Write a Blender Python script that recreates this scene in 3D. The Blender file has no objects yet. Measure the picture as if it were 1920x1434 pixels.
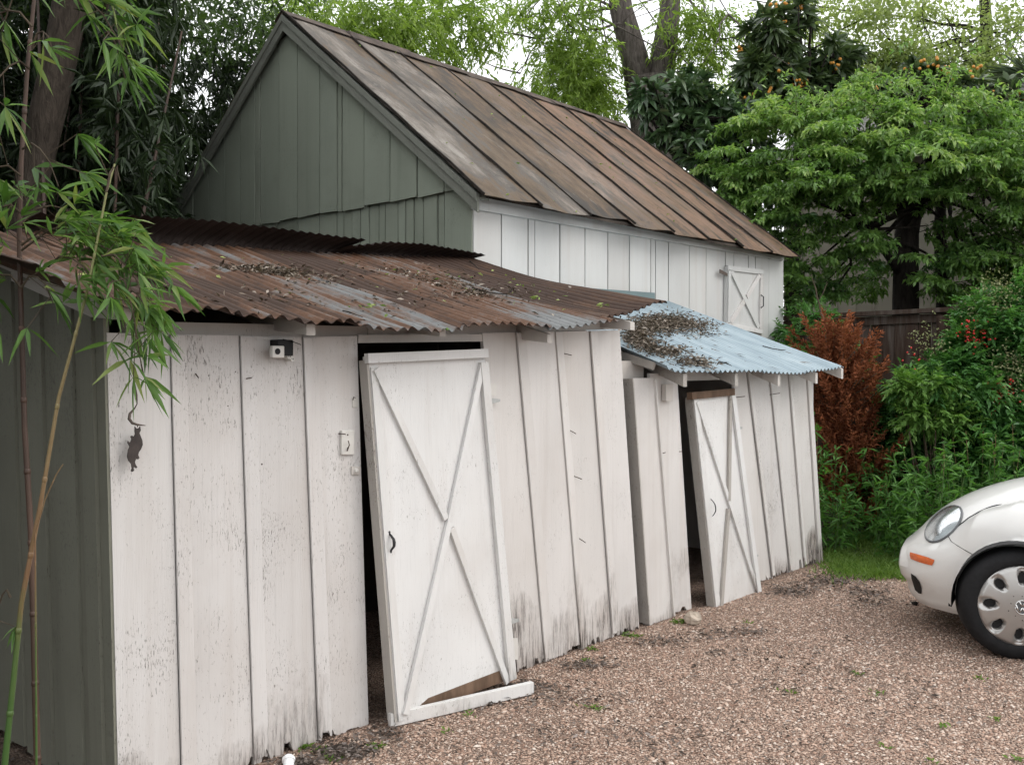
import bpy, math, random
import numpy as np
from mathutils import Vector, Matrix
from mathutils.bvhtree import BVHTree

random.seed(7)
rng = np.random.default_rng(7)
R = math.radians
scene = bpy.context.scene
COL = scene.collection

# ------------------------------------------------------------------ camera
# world x runs along the shed front (away to the right), y runs into the sheds, z is up
FPX, CX, CY, CAMH = 1800.0, 960.0, 717.0, 1.65
PITCH = math.atan(20 / 1800)
YAW = math.atan2(1600, 1800)            # angle between view direction and world x is 90 deg - YAW
RIGHT = Vector((math.sin(YAW), -math.cos(YAW), 0))
FWDH = Vector((math.cos(YAW), math.sin(YAW), 0))
FWD = FWDH * math.cos(PITCH) + Vector((0, 0, -math.sin(PITCH)))
UP = FWDH * math.sin(PITCH) + Vector((0, 0, math.cos(PITCH)))
CAM = Vector((0, 0, CAMH))
cd = bpy.data.cameras.new('camera')
cam = bpy.data.objects.new('camera', cd)
COL.objects.link(cam)
cam.location = CAM
cam.rotation_euler = Matrix((RIGHT, UP, -FWD)).transposed().to_euler()
cd.sensor_width = 36
cd.lens = FPX / 1920 * 36
cd.clip_end = 500
scene.camera = cam

# ------------------------------------------------------------------ light
world = bpy.data.worlds.new('World')
scene.world = world
world.use_nodes = True
wn = world.node_tree
wn.nodes.clear()
SUN_EL, SUN_AZ = R(42), R(-52)           # azimuth measured from +x towards +y
sky = wn.nodes.new('ShaderNodeTexSky')
sky.sky_type = 'NISHITA'
sky.sun_disc = False
sky.sun_elevation = SUN_EL
sky.sun_rotation = math.pi / 2 - SUN_AZ
sky.dust_density = 4
cl = wn.nodes.new('ShaderNodeMixRGB')      # even cloud cover over the clear sky
cl.inputs[0].default_value = 0.92
cl.inputs[2].default_value = (10.15, 10.25, 10.35, 1)
wn.links.new(sky.outputs[0], cl.inputs[1])
bg = wn.nodes.new('ShaderNodeBackground')
bg.inputs[1].default_value = 0.125
wn.links.new(cl.outputs[0], bg.inputs[0])
wo = wn.nodes.new('ShaderNodeOutputWorld')
wn.links.new(bg.outputs[0], wo.inputs[0])
sl = bpy.data.lights.new('sun', 'SUN')
sl.energy = 0.9
sl.angle = R(32)
sl.color = (1.0, 0.97, 0.93)
so = bpy.data.objects.new('sun', sl)
COL.objects.link(so)
sd = Vector((math.cos(SUN_EL) * math.cos(SUN_AZ), math.cos(SUN_EL) * math.sin(SUN_AZ), math.sin(SUN_EL)))
so.rotation_euler = sd.to_track_quat('Z', 'Y').to_euler()
so.location = (0, 0, 20)
scene.view_settings.view_transform = 'Standard'
scene.view_settings.look = 'None'
scene.view_settings.exposure = 0.40
scene.view_settings.gamma = 1.0
scene.render.engine = 'CYCLES'
scene.cycles.max_bounces = 4
scene.cycles.diffuse_bounces = 3
scene.cycles.glossy_bounces = 2
scene.cycles.transmission_bounces = 2
scene.cycles.use_adaptive_sampling = True
scene.cycles.adaptive_threshold = 0.04
scene.cycles.use_denoising = True

# ------------------------------------------------------------------ helpers
def ray(px, py):
    return (FWD + RIGHT * ((px - CX) / FPX) + UP * ((CY - py) / FPX))
def on_v(px, py, v):
    d = ray(px, py); return CAM + d * (v / d.y)
def on_u(px, py, u):
    d = ray(px, py); return CAM + d * (u / d.x)
def on_z(px, py, z):
    d = ray(px, py); return CAM + d * ((z - CAMH) / d.z)
def at(px, py, depth):
    return CAM + ray(px, py) * depth
def lerp(a, b, t): return a + (b - a) * t
def table(pts):
    xs = [p[0] for p in pts]; ys = [p[1] for p in pts]
    return lambda x: float(np.interp(x, xs, ys))

BASE = {}
def tag(o, label=None, cat=None, group=None, kind=None):
    if label: o['label'] = label
    if cat: o['category'] = cat
    if group: o['group'] = group
    if kind: o['kind'] = kind
    return o
def thing(name, loc, label, cat, group=None, rz=0):
    o = bpy.data.objects.new(name, None)
    o.empty_display_size = 0.2
    COL.objects.link(o)
    o.location = loc
    o.rotation_euler = (0, 0, rz)
    BASE[o.name] = Vector(loc)
    return tag(o, label, cat, group)
def link(name, me, mat, parent=None, loc=None):
    o = bpy.data.objects.new(name, me)
    if mat is not None and not me.materials: me.materials.append(mat)
    COL.objects.link(o)
    if parent is not None:
        o.parent = parent
        BASE[o.name] = BASE[parent.name]
    else:
        BASE[o.name] = Vector(loc) if loc is not None else Vector((0, 0, 0))
        if loc is not None: o.location = loc
    return o

class MB:
    def __init__(s): s.v = []; s.f = []
    def add(s, vs, fs):
        o = len(s.v)
        s.v += [tuple(p) for p in vs]
        s.f += [tuple(i + o for i in f) for f in fs]
    def hexa(s, a, b, c, d, off):
        # quad a b c d (counter-clockwise seen from the front) extruded by off
        off = Vector(off)
        q = [Vector(p) for p in (a, b, c, d)]
        s.add(q + [p + off for p in q], [(0, 1, 2, 3), (7, 6, 5, 4), (0, 4, 5, 1), (1, 5, 6, 2), (2, 6, 7, 3), (3, 7, 4, 0)])
    def box(s, lo, hi):
        x0, y0, z0 = lo; x1, y1, z1 = hi
        s.hexa((x0, y0, z0), (x1, y0, z0), (x1, y0, z1), (x0, y0, z1), (0, y1 - y0, 0))
    def slab(s, bl, br, tr, tl, off, n=1, jag=0.0, side=0.0, rows=1, seed=None):
        r = random.Random(seed if seed is not None else random.random())
        bl, br, tr, tl, off = map(Vector, (bl, br, tr, tl, off))
        pts = []
        wk = 0.0; walk = []
        for i in range(n + 1):
            if r.random() < .35: wk = r.random() ** 2.5
            walk.append(wk * r.uniform(.7, 1))
        for j in range(rows + 1):
            t = j / rows
            for i in range(n + 1):
                p = bl.lerp(br, i / n).lerp(tl.lerp(tr, i / n), t)
                if j == 0 and jag: p += (tl - bl).normalized() * (walk[i] * jag)
                pts.append(p)
        k = len(pts)
        fs = []
        w = n + 1
        for j in range(rows):
            for i in range(n):
                a = j * w + i
                fs.append((a, a + 1, a + w + 1, a + w))
                fs.append((k + a, k + a + w, k + a + w + 1, k + a + 1))
        for i in range(n):
            fs.append((i + 1, i, k + i, k + i + 1))
            a = rows * w + i
            fs.append((a, a + 1, k + a + 1, k + a))
        for j in range(rows):
            a = j * w
            fs.append((a, a + w, k + a + w, k + a))
            a = j * w + n
            fs.append((a + w, a, k + a, k + a + w))
        s.add(pts + [p + off for p in pts], fs)
    def bar(s, p, q, w, h, up=(0, 0, 1)):
        p = Vector(p); q = Vector(q)
        d = (q - p).normalized()
        sd_ = d.cross(Vector(up)).normalized() * (w / 2)
        u = sd_.cross(d).normalized() * (h / 2)
        s.add([p - sd_ - u, p + sd_ - u, p + sd_ + u, p - sd_ + u, q - sd_ - u, q + sd_ - u, q + sd_ + u, q - sd_ + u],
              [(3, 2, 1, 0), (4, 5, 6, 7), (0, 1, 5, 4), (1, 2, 6, 5), (2, 3, 7, 6), (3, 0, 4, 7)])
    def tube(s, path, rad, n=8):
        path = [Vector(p) for p in path]
        if not hasattr(rad, '__len__'): rad = [rad] * len(path)
        vs = []; fs = []
        ref = None
        for i, p in enumerate(path):
            d = (path[min(i + 1, len(path) - 1)] - path[max(i - 1, 0)])
            d = d.normalized() if d.length > 1e-9 else Vector((0, 0, 1))
            if ref is None: ref = Vector((1, 0, 0)) if abs(d.x) < .8 else Vector((0, 1, 0))
            a = (ref - d * ref.dot(d)).normalized()
            ref = a
            b = d.cross(a)
            for k in range(n):
                an = 2 * math.pi * k / n
                vs.append(p + (a * math.cos(an) + b * math.sin(an)) * rad[i])
        for i in range(len(path) - 1):
            for k in range(n):
                k2 = (k + 1) % n
                fs.append((i * n + k, i * n + k2, (i + 1) * n + k2, (i + 1) * n + k))
        fs.append(tuple(range(n))[::-1])
        fs.append(tuple((len(path) - 1) * n + k for k in range(n)))
        s.add(vs, fs)
    def ball(s, c, r, n=8, m=6, sc=(1, 1, 1), jit=0):
        c = Vector(c); vs = [c + Vector((0, 0, r * sc[2]))]; fs = []
        for j in range(1, m):
            th = math.pi * j / m
            for k in range(n):
                ph = 2 * math.pi * k / n
                q = 1 + (random.uniform(-jit, jit) if jit else 0)
                vs.append(c + Vector((math.sin(th) * math.cos(ph) * sc[0], math.sin(th) * math.sin(ph) * sc[1], math.cos(th) * sc[2])) * r * q)
        vs.append(c - Vector((0, 0, r * sc[2])))
        for k in range(n):
            fs.append((0, 1 + k, 1 + (k + 1) % n))
            fs.append((len(vs) - 1, 1 + (m - 2) * n + (k + 1) % n, 1 + (m - 2) * n + k))
        for j in range(m - 2):
            for k in range(n):
                a = 1 + j * n + k; b = 1 + j * n + (k + 1) % n
                fs.append((a, a + n, b + n, b))
        s.add(vs, fs)
    def poly(s, pts, off):
        # flat outline extruded by off
        n = len(pts); off = Vector(off)
        pts = [Vector(p) for p in pts]
        s.add(pts + [p + off for p in pts], [tuple(range(n)), tuple(range(2 * n - 1, n - 1, -1))] +
              [(i, n + i, n + (i + 1) % n, (i + 1) % n) for i in range(n)])
    def grid(s, rows):
        h = len(rows); w = len(rows[0])
        s.add([p for r_ in rows for p in r_], [(j * w + i, j * w + i + 1, (j + 1) * w + i + 1, (j + 1) * w + i) for j in range(h - 1) for i in range(w - 1)])
    def build(s, name, mat, parent=None, smooth=False, loc=None, local=False, kind=None):
        me = bpy.data.meshes.new(name)
        o = link(name, me, mat, parent, loc)
        b = Vector((0, 0, 0)) if local else BASE[o.name]
        me.from_pydata([(p[0] - b.x, p[1] - b.y, p[2] - b.z) for p in s.v], [], s.f)
        if smooth: me.polygons.foreach_set('use_smooth', [True] * len(me.polygons))
        me.update()
        if kind: o['kind'] = kind
        return o

def soft(o, w=0.004, seg=2):
    m = o.modifiers.new('bevel', 'BEVEL'); m.width = w; m.segments = seg; m.limit_method = 'ANGLE'
    return o

# ------------------------------------------------------------------ leaves
def nrm(a): return a / np.maximum(np.linalg.norm(a, axis=1, keepdims=True), 1e-9)
def leafmesh(name, p, d, L, W, mat, parent=None, flat=0.6, long=False, droop=0.15, fold=0.2, kind=None, loc=None, tint=None):
    n = len(p)
    p = np.asarray(p, float); d = nrm(np.asarray(d, float))
    L = np.broadcast_to(L, (n,)).reshape(n, 1); W = np.broadcast_to(W, (n,)).reshape(n, 1)
    nn = np.array([0, 0, 1.0]) * flat + rng.normal(0, 0.5, (n, 3))
    s = nrm(np.cross(d, nn)); up = nrm(np.cross(s, d))
    dz = np.array([0, 0, -1.0])
    if long:
        a = p + d * L * 0.3 + dz * L * droop * 0.1; b = p + d * L * 0.62 + dz * L * droop * 0.4
        V = np.stack([p, a - s * W * .5 + up * W * fold, a + s * W * .5 + up * W * fold, b - s * W * .36 + up * W * fold, b + s * W * .36 + up * W * fold,
                      p + d * L + dz * L * droop, (a + b) / 2], 1)
        T = np.array([[0, 6, 1], [0, 2, 6], [1, 6, 3], [2, 4, 6], [3, 6, 5], [6, 4, 5]])
    else:
        a = p + d * L * 0.45 + dz * L * droop * .2
        V = np.stack([p, a - s * W * .5 + up * W * fold, p + d * L + dz * L * droop, a + s * W * .5 + up * W * fold], 1)
        T = np.array([[0, 2, 1], [0, 3, 2]])
    k = V.shape[1]; t = T.shape[0]
    F = (T[None] + (np.arange(n) * k)[:, None, None]).reshape(-1)
    me = bpy.data.meshes.new(name)
    o = link(name, me, mat, parent, loc)
    V = V.reshape(-1, 3) - np.array(BASE[o.name])
    me.vertices.add(n * k); me.vertices.foreach_set('co', V.reshape(-1))
    me.loops.add(n * t * 3); me.loops.foreach_set('vertex_index', F)
    me.polygons.add(n * t)
    me.polygons.foreach_set('loop_start', np.arange(n * t) * 3)
    me.update(calc_edges=True)
    r = rng.random(n) if tint is None else np.clip(tint, 0, 1)
    at_ = me.attributes.new('rnd', 'FLOAT', 'FACE')
    at_.data.foreach_set('value', np.repeat(r, t))
    if kind: o['kind'] = kind
    return o
def rdir(n): return nrm(rng.normal(0, 1, (n, 3)))
def ell(c, r, n, shell=0.35):
    d = rdir(n)
    return np.array(c) + d * (shell + (1 - shell) * rng.random((n, 1)) ** 0.6) * np.array(r)
def spread(centers, per, sd_):
    c = np.repeat(centers, per, axis=0)
    return c + rng.normal(0, 1, c.shape) * np.array(sd_)
def fans(p, d, n, angle, back=0.0):
    P = np.repeat(p, n, 0); D = np.repeat(nrm(d), n, 0)
    return P, nrm(D + rng.normal(0, angle, D.shape))
def fronds(p, d, n, step, angle=0.9, droop=0.25):
    # pinnate leaf: leaflets in pairs along a drooping rachis
    N = len(p); d = nrm(d)
    s = nrm(np.cross(d, np.array([0, 0, 1.0]) + rng.normal(0, .25, (N, 3))))
    P = []; D = []
    for i in range(n):
        t = (i // 2 + 1) * step
        q = p + d * t + np.array([0, 0, -1.0]) * (t * t * droop / max(step * n / 2, 1e-6))
        sg = 1 if i % 2 else -1
        P.append(q); D.append(nrm(d + s * sg * angle + rng.normal(0, .15, d.shape) + np.array([0, 0, -.2])))
    return np.concatenate(P), np.concatenate(D)
def limb(mb, a, b, r0, r1, wob=0.08, n=6, sides=7):
    a = Vector(a); b = Vector(b); L = (b - a).length
    pts = []; rad = []
    off = Vector((0, 0, 0))
    for i in range(n + 1):
        t = i / n
        if 0 < i < n: off += Vector((random.gauss(0, 1), random.gauss(0, 1), random.gauss(0, .6))) * (wob * L / n)
        pts.append(a.lerp(b, t) + off * (1 if i < n else 1)); rad.append(lerp(r0, r1, t))
    mb.tube(pts, rad, sides)
    return pts

# ------------------------------------------------------------------ materials
class NT:
    def __init__(s, name):
        s.m = bpy.data.materials.new(name); s.m.use_nodes = True
        s.t = s.m.node_tree; s.t.nodes.clear()
        s.out = s.t.nodes.new('ShaderNodeOutputMaterial')
    def n(s, typ, props=None, **ins):
        nd = s.t.nodes.new('ShaderNode' + typ)
        for k, v in (props or {}).items(): setattr(nd, k, v)
        for k, v in ins.items():
            key = int(k[1:]) if k[0] == 'i' and k[1:].isdigit() else k.replace('_', ' ')
            s.set(nd.inputs[key], v)
        return nd
    def set(s, sock, v):
        if isinstance(v, bpy.types.NodeSocket): s.t.links.new(v, sock)
        elif isinstance(v, bpy.types.Node): s.t.links.new(v.outputs[0], sock)
        else:
            if hasattr(v, '__len__') and sock.type == 'RGBA' and len(v) == 3: v = (*v, 1)
            sock.default_value = v
    def coords(s, scale=(1, 1, 1), rand=0.0):
        c = s.n('TexCoord').outputs['Object']
        if rand:
            r = s.n('ObjectInfo').outputs['Random']
            k = s.math('MULTIPLY', r, rand)
            cv = s.n('CombineXYZ', i0=k, i1=k, i2=k)
            c = s.n('VectorMath', {'operation': 'ADD'}, i0=c, i1=cv.outputs[0]).outputs[0]
        return s.n('Mapping', Vector=c, Scale=scale).outputs[0]
    def noise(s, vec, scale, detail=3, rough=.55, dist=0):
        return s.n('TexNoise', Vector=vec, Scale=scale, Detail=detail, Roughness=rough, Distortion=dist).outputs[0]
    def math(s, op, a, b=0.0, clamp=False):
        return s.n('Math', {'operation': op, 'use_clamp': clamp}, i0=a, i1=b).outputs[0]
    def step(s, x, lo, hi):
        return s.n('MapRange', {'clamp': True, 'interpolation_type': 'SMOOTHSTEP'}, Value=x, From_Min=lo, From_Max=hi).outputs[0]
    def mix(s, f, a, b, mode='MIX'):
        return s.n('MixRGB', {'blend_type': mode}, i0=f, i1=a, i2=b).outputs[0]
    def ramp(s, f, stops):
        nd = s.n('ValToRGB', i0=f)
        e = nd.color_ramp.elements
        while len(e) < len(stops): e.new(.5)
        for x, (p, c) in zip(e, stops): x.position = p; x.color = (*c, 1)
        return nd.outputs[0]
    def bump(s, h, strength=.4, dist=.01):
        return s.n('Bump', Strength=strength, Distance=dist, Height=h).outputs[0]
    def bsdf(s, col, rough=.7, spec=.3, normal=None, **kw):
        b = s.n('BsdfPrincipled', Base_Color=col, Roughness=rough)
        b.inputs['Specular IOR Level'].default_value = spec
        if normal is not None: s.set(b.inputs['Normal'], normal)
        for k, v in kw.items(): s.set(b.inputs[k.replace('_', ' ')], v)
        s.t.links.new(b.outputs[0], s.out.inputs[0])
        return b
    def z(s):
        return s.n('SeparateXYZ', Vector=s.n('NewGeometry').outputs['Position']).outputs[2]

def painted(name, paint, flake=.5, wood=(.13, .11, .095), rand=9.0, base=0.0, rough=.65, grime=(.45, .40, .36), grime_amt=.35):
    n = NT(name)
    c = n.coords((1, 1, 1), rand)
    st = n.coords((1, 1, .06), rand)
    fine = n.noise(st, 230, 3, .6)
    fleck = n.noise(n.coords((1, 1, .20), rand), 210, 4, .75)
    patch = n.noise(c, 2.6, 3, .6)
    tone = n.noise(n.coords((1, 1, .35), rand), 1.6, 3, .55)
    rr = n.n('ObjectInfo').outputs['Random']
    col = n.mix(n.step(tone, .35, .75), paint, tuple(x * .88 for x in paint))
    col = n.mix(n.math('MULTIPLY', rr, .22), col, tuple(x * y for x, y in zip(paint, (.80, .78, .74))))
    col = n.mix(n.math('MULTIPLY', n.step(n.noise(c, .9, 4, .6), .48, .75), grime_amt), col, grime)
    thr = n.math('SUBTRACT', .79, n.math('MULTIPLY', patch, .24 + .18 * flake))
    m = n.math('MULTIPLY', n.math('SUBTRACT', fleck, thr), 16, True)
    crack = n.math('MULTIPLY', n.math('SUBTRACT', fine, n.math('SUBTRACT', .86, n.math('MULTIPLY', patch, .22 + .12 * flake))), 14, True)
    mm = n.math('MULTIPLY', n.math('MAXIMUM', m, n.math('MULTIPLY', crack, .6)), min(1, .4 + flake), True)
    h = n.math('SUBTRACT', n.math('MULTIPLY', fine, .35), mm)
    if base:
        z = n.z()
        blot = n.noise(n.coords((1, 1, .45), rand), 5.5, 5, .7)
        big = n.noise(c, 1.3, 2, .5)
        reach = n.math('MULTIPLY', n.step(big, .35, .7), base)
        lo = n.math('SUBTRACT', n.math('ADD', reach, n.math('MULTIPLY', n.math('SUBTRACT', blot, .5), .75)), z)
        rot = n.math('MULTIPLY', lo, 3.2, True)
        streak = n.step(n.noise(n.coords((1, 1, .1), rand), 60, 4, .75), .42, .62)
        col = n.mix(n.math('MULTIPLY', rot, .55), col, (.33, .27, .235))
        rt = n.math('MULTIPLY', n.math('MULTIPLY', rot, streak), .95)
        col = n.mix(rt, col, (.055, .047, .042))
        h = n.math('SUBTRACT', h, rt)
    grain = n.step(n.noise(n.coords((1, 1, .02), rand), 120, 3, .7), .52, .70)
    col = n.mix(n.math('MULTIPLY', grain, .10 + .12 * flake), col, tuple(x * .55 for x in paint))
    drip = n.step(n.noise(n.coords((1, 1, .04), rand), 9, 3, .6), .52, .72)
    col = n.mix(n.math('MULTIPLY', drip, .22), col, grime)
    col = n.mix(n.math('MULTIPLY', mm, n.math('ADD', .45, n.math('MULTIPLY', patch, .7)), True), col, wood)
    n.bsdf(col, rough, .25, n.bump(h, .6, .004))
    return n.m

def plain(name, col, rough=.6, spec=.4, var=.2, scale=6, bump=0, stretch=(1, 1, 1), **kw):
    n = NT(name)
    c = n.coords(stretch, 5.0)
    f = n.noise(c, scale, 4, .6)
    cc = n.mix(n.step(f, .3, .75), tuple(x * (1 - var) for x in col), tuple(min(1, x * (1 + var * .6)) for x in col))
    n.bsdf(cc, rough, spec, n.bump(n.noise(c, scale * 6, 3, .6), bump, .004) if bump else None, **kw)
    return n.m

def leafmat(name, a, b, rough=.45, trans=.3, spec=.35, hue=None):
    n = NT(name)
    r = n.n('Attribute', {'attribute_name': 'rnd'}).outputs['Fac']
    st = [(0, a), (1, b)] if hue is None else [(0, a), (.8, b), (1, hue)]
    col = n.ramp(r, st)
    p = n.n('BsdfPrincipled', Base_Color=col, Roughness=rough)
    p.inputs['Specular IOR Level'].default_value = spec
    tl = n.n('BsdfTranslucent', Color=n.mix(1.0, col, (1.25, 1.35, .7), 'MULTIPLY'))
    mx = n.n('MixShader', i0=trans, i1=p.outputs[0], i2=tl.outputs[0])
    n.t.links.new(mx.outputs[0], n.out.inputs[0])
    return n.m

M = {}
M['shed_paint'] = painted('weathered white paint', (.655, .635, .62), .62, wood=(.20, .18, .165), base=.34)
M['shed_paint_high'] = painted('smoother white paint', (.665, .642, .622), .22, base=.46)
M['rot_paint'] = painted('rotting white paint', (.66, .64, .62), .55, base=.62)
M['trim_paint'] = painted('dusty white trim paint', (.60, .565, .53), .2, grime_amt=.5)
M['door_paint'] = painted('door white paint', (.72, .715, .705), .45, base=.24, grime_amt=.3)
M['barn_paint'] = painted('barn white paint', (.61, .615, .605), .1, grime_amt=.2)
M['green_paint'] = painted('sage green paint', (.275, .305, .25), .4, wood=(.09, .09, .078), grime=(.13, .145, .115))
M['green_grey'] = painted('faded green trim', (.20, .21, .18), .8, wood=(.10, .095, .085), grime=(.10, .10, .09))
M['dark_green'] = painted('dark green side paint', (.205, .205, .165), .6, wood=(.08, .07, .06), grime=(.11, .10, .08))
M['teal_paint'] = painted('blue green board paint', (.17, .23, .235), .15, wood=(.1, .1, .1), grime=(.12, .16, .16))
M['raw_wood'] = plain('raw brown wood', (.17, .11, .075), .8, .2, .45, 9, .5, (1, 1, .25))
M['edge_wood'] = painted('bare grey edge wood', (.42, .395, .365), .8, wood=(.12, .10, .085))
M['fence_wood'] = None
M['dark_metal'] = plain('black iron', (.02, .02, .022), .5, .5, .3, 20)
M['bronze_metal'] = plain('dark bronze', (.045, .034, .03), .55, .4, .4, 25, .2)
M['grey_metal'] = plain('galvanised hinge', (.42, .43, .42), .5, .5, .25, 20)
M['nail'] = plain('rusty nail', (.10, .075, .06), .6, .4, .3, 30)
M['pvc'] = plain('white plastic', (.82, .83, .84), .35, .5, .04, 6)
M['cream_plastic'] = plain('cream plastic', (.66, .64, .60), .45, .4, .08, 9)
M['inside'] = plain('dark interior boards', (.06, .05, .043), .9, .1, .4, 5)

# fence wood
n = NT('weathered fence wood')
c = n.coords((1, 1, .08), 9)
g = n.noise(c, 30, 4, .65)
big = n.noise(n.coords((1, 1, .3), 9), 3, 3, .6)
col = n.ramp(n.math('ADD', n.math('MULTIPLY', g, .5), n.math('MULTIPLY', big, .5)), [(.34, (.022, .014, .010)), (.46, (.062, .040, .030)), (.54, (.085, .066, .056)), (.66, (.15, .13, .115))])
col = n.mix(n.math('MULTIPLY', n.n('ObjectInfo').outputs['Random'], .5), col, (.055, .032, .024))
n.bsdf(col, .85, .2, n.bump(g, .5, .005)); M['fence_wood'] = n.m

# corrugated rusty roof
def rustmat(name, grey, rust, rust2, bias):
    n = NT(name)
    c = n.coords((1, .35, 1), 13)
    st = n.coords((1, .05, .2), 13)
    rr = n.n('ObjectInfo').outputs['Random']
    a = n.noise(c, 2.2, 4, .6, .4)
    b = n.noise(st, 16, 3, .6)
    sp = n.noise(n.coords((1, .6, 1), 13), 40, 4, .7)
    f = n.math('ADD', n.math('ADD', n.math('MULTIPLY', a, .95), n.math('MULTIPLY', b, .5)), n.math('ADD', n.math('MULTIPLY', n.math('SUBTRACT', rr, .5), .16), bias - .27))
    ps = n.n('SeparateXYZ', Vector=n.n('NewGeometry').outputs['Position'])
    edge = n.math('MULTIPLY', n.step(n.math('ADD', ps.outputs[1], n.math('MULTIPLY', a, .8)), 4.25, 3.65), n.step(n.math('ADD', ps.outputs[0], b), 3.0, 3.5))
    f = n.math('ADD', f, n.math('MULTIPLY', edge, .13 if bias > -.1 else 0.0))
    col = n.ramp(n.math('ADD', f, n.math('MULTIPLY', n.math('SUBTRACT', sp, .5), .3)), [(.34, rust), (.47, rust2), (.54, tuple((x + y) / 2 for x, y in zip(rust2, grey))), (.62, grey), (.85, tuple(x * 1.35 for x in grey))])
    col = n.mix(n.step(sp, .60, .72), col, tuple(x * .45 for x in rust))
    n.bsdf(col, .75, .3, n.bump(sp, .4, .004)); return n.m
M['rust_roof'] = rustmat('rusty corrugated iron', (.16, .165, .165), (.046, .025, .016), (.112, .056, .031), -.02)
M['rust_sheet'] = rustmat('brown rust sheet', (.12, .10, .085), (.045, .025, .017), (.09, .048, .028), -.12)
M['shaded_sheet'] = rustmat('shaded rust sheet', (.05, .047, .045), (.03, .02, .017), (.042, .03, .026), -.1)  # darker rust copy, the shade on the curled sheets put into the colour
n = NT('galvanised blue grey iron')
c = n.coords((1, .12, 1), 13)
a = n.noise(c, 5, 3, .6); b = n.noise(n.coords((1, .5, 1), 3), 60, 3, .6)
col = n.ramp(a, [(.3, (.22, .285, .325)), (.6, (.31, .385, .425)), (.8, (.40, .47, .50))])
col = n.mix(n.math('MULTIPLY', n.step(b, .62, .72), .4), col, (.15, .155, .15))
n.bsdf(col, .5, .5, n.bump(b, .1, .003), Metallic=.15); M['galv_roof'] = n.m

# barn standing seam roof
n = NT('weathered standing seam roof')
c = n.coords((1, .45, .45), 17)
rr = n.n('ObjectInfo').outputs['Random']
a = n.noise(c, 1.7, 5, .62, .6); b = n.noise(n.coords((1, .25, .25), 17), 9, 5, .7); sp = n.noise(c, 70, 3, .7)
f = n.math('ADD', n.math('ADD', n.math('MULTIPLY', a, .7), n.math('MULTIPLY', b, .4)), n.math('MULTIPLY', n.math('SUBTRACT', rr, .5), .30))
col = n.ramp(f, [(.40, (.042, .036, .030)), (.47, (.085, .060, .037)), (.53, (.115, .082, .053)), (.58, (.088, .079, .070)), (.64, (.135, .115, .095)), (.74, (.24, .22, .195))])
xw = n.n('SeparateXYZ', Vector=n.n('NewGeometry').outputs['Position']).outputs[0]
warm = n.math('MULTIPLY', n.step(n.math('ADD', xw, n.math('MULTIPLY', a, 3)), 7.6, 10.4), n.step(b, .36, .62))
col = n.mix(n.math('MULTIPLY', warm, .8), col, (.215, .125, .080))
col = n.mix(n.math('MULTIPLY', n.step(n.noise(n.coords((1, .3, .3), 29), 5, 5, .75), .60, .70), .5), col, (.23, .215, .195))
blot = n.noise(n.coords((1, .6, .6), 41), 3.2, 6, .75, .8)
col = n.mix(n.math('MULTIPLY', n.step(blot, .53, .66), .65), col, (.045, .040, .035))
col = n.mix(n.math('MULTIPLY', n.step(blot, .42, .30), .55), col, (.17, .145, .12))
col = n.mix(n.math('MULTIPLY', n.step(sp, .56, .68), .55), col, (.05, .043, .037))
n.bsdf(col, .75, .3, n.bump(n.math('ADD', sp, b), .3, .004)); M['barn_roof'] = n.m
M['seam'] = plain('dark roof seam', (.035, .029, .024), .8, .2, .5, 12, .4)
M['ridge'] = plain('rusty ridge cap', (.095, .073, .06), .8, .2, .5, 7, .4)

# bark, foliage
def bark(name, a, b, sc=18):
    n = NT(name)
    c = n.coords((1, 1, .22), 7)
    g = n.noise(c, sc, 5, .7, .8)
    col = n.ramp(g, [(.33, a), (.62, b)])
    n.bsdf(col, .9, .15, n.bump(g, .9, .03)); return n.m
M['pecan_bark'] = bark('furrowed grey bark', (.045, .038, .034), (.15, .13, .118))
M['left_bark'] = bark('grey brown bark', (.042, .034, .027), (.095, .077, .062), 30)
M['dark_bark'] = bark('dark bark', (.010, .008, .007), (.032, .027, .023))
M['twig'] = plain('twig', (.085, .065, .045), .8, .2, .3, 20)
M['culm'] = None
n = NT('bamboo culm')
z = n.z()
c = n.coords((1, 1, 1), 3)
g = n.noise(c, 5, 3, .6)
col = n.ramp(n.math('ADD', n.math('MULTIPLY', z, .42), n.math('MULTIPLY', n.math('SUBTRACT', g, .5), .25)), [(.20, (.06, .12, .03)), (.34, (.09, .13, .04)), (.44, (.20, .115, .06)), (.62, (.23, .165, .08)), (.8, (.19, .19, .075))])
n.bsdf(col, .4, .4, n.bump(n.noise(n.coords((1, 1, .05), 3), 90, 2, .5), .2, .002)); M['culm'] = n.m
M['culm_dark'] = plain('dark old bamboo culm', (.085, .05, .035), .5, .4, .45, 5, .1, (1, 1, .3))
M['bamboo_leaf'] = leafmat('bamboo leaf', (.05, .115, .026), (.15, .27, .07), .42, .4, hue=(.25, .29, .10))
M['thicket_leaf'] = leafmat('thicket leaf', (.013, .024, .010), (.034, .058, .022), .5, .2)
M['pecan_leaf'] = leafmat('pale spring leaf', (.12, .19, .035), (.28, .39, .09), .5, .5)
M['oak_leaf'] = leafmat('pale oak leaf', (.19, .25, .09), (.34, .40, .18), .5, .5)
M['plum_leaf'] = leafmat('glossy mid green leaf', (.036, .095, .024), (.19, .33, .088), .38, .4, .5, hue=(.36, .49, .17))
M['loquat_leaf'] = leafmat('dark glossy loquat leaf', (.030, .055, .026), (.085, .13, .052), .33, .18, .5, hue=(.13, .19, .07))
M['magnolia_leaf'] = leafmat('magnolia leaf', (.030, .068, .030), (.085, .145, .062), .28, .15, .6, hue=(.19, .20, .13))
M['nandina_leaf'] = leafmat('nandina leaf', (.032, .11, .030), (.14, .31, .085), .42, .33)
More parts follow.
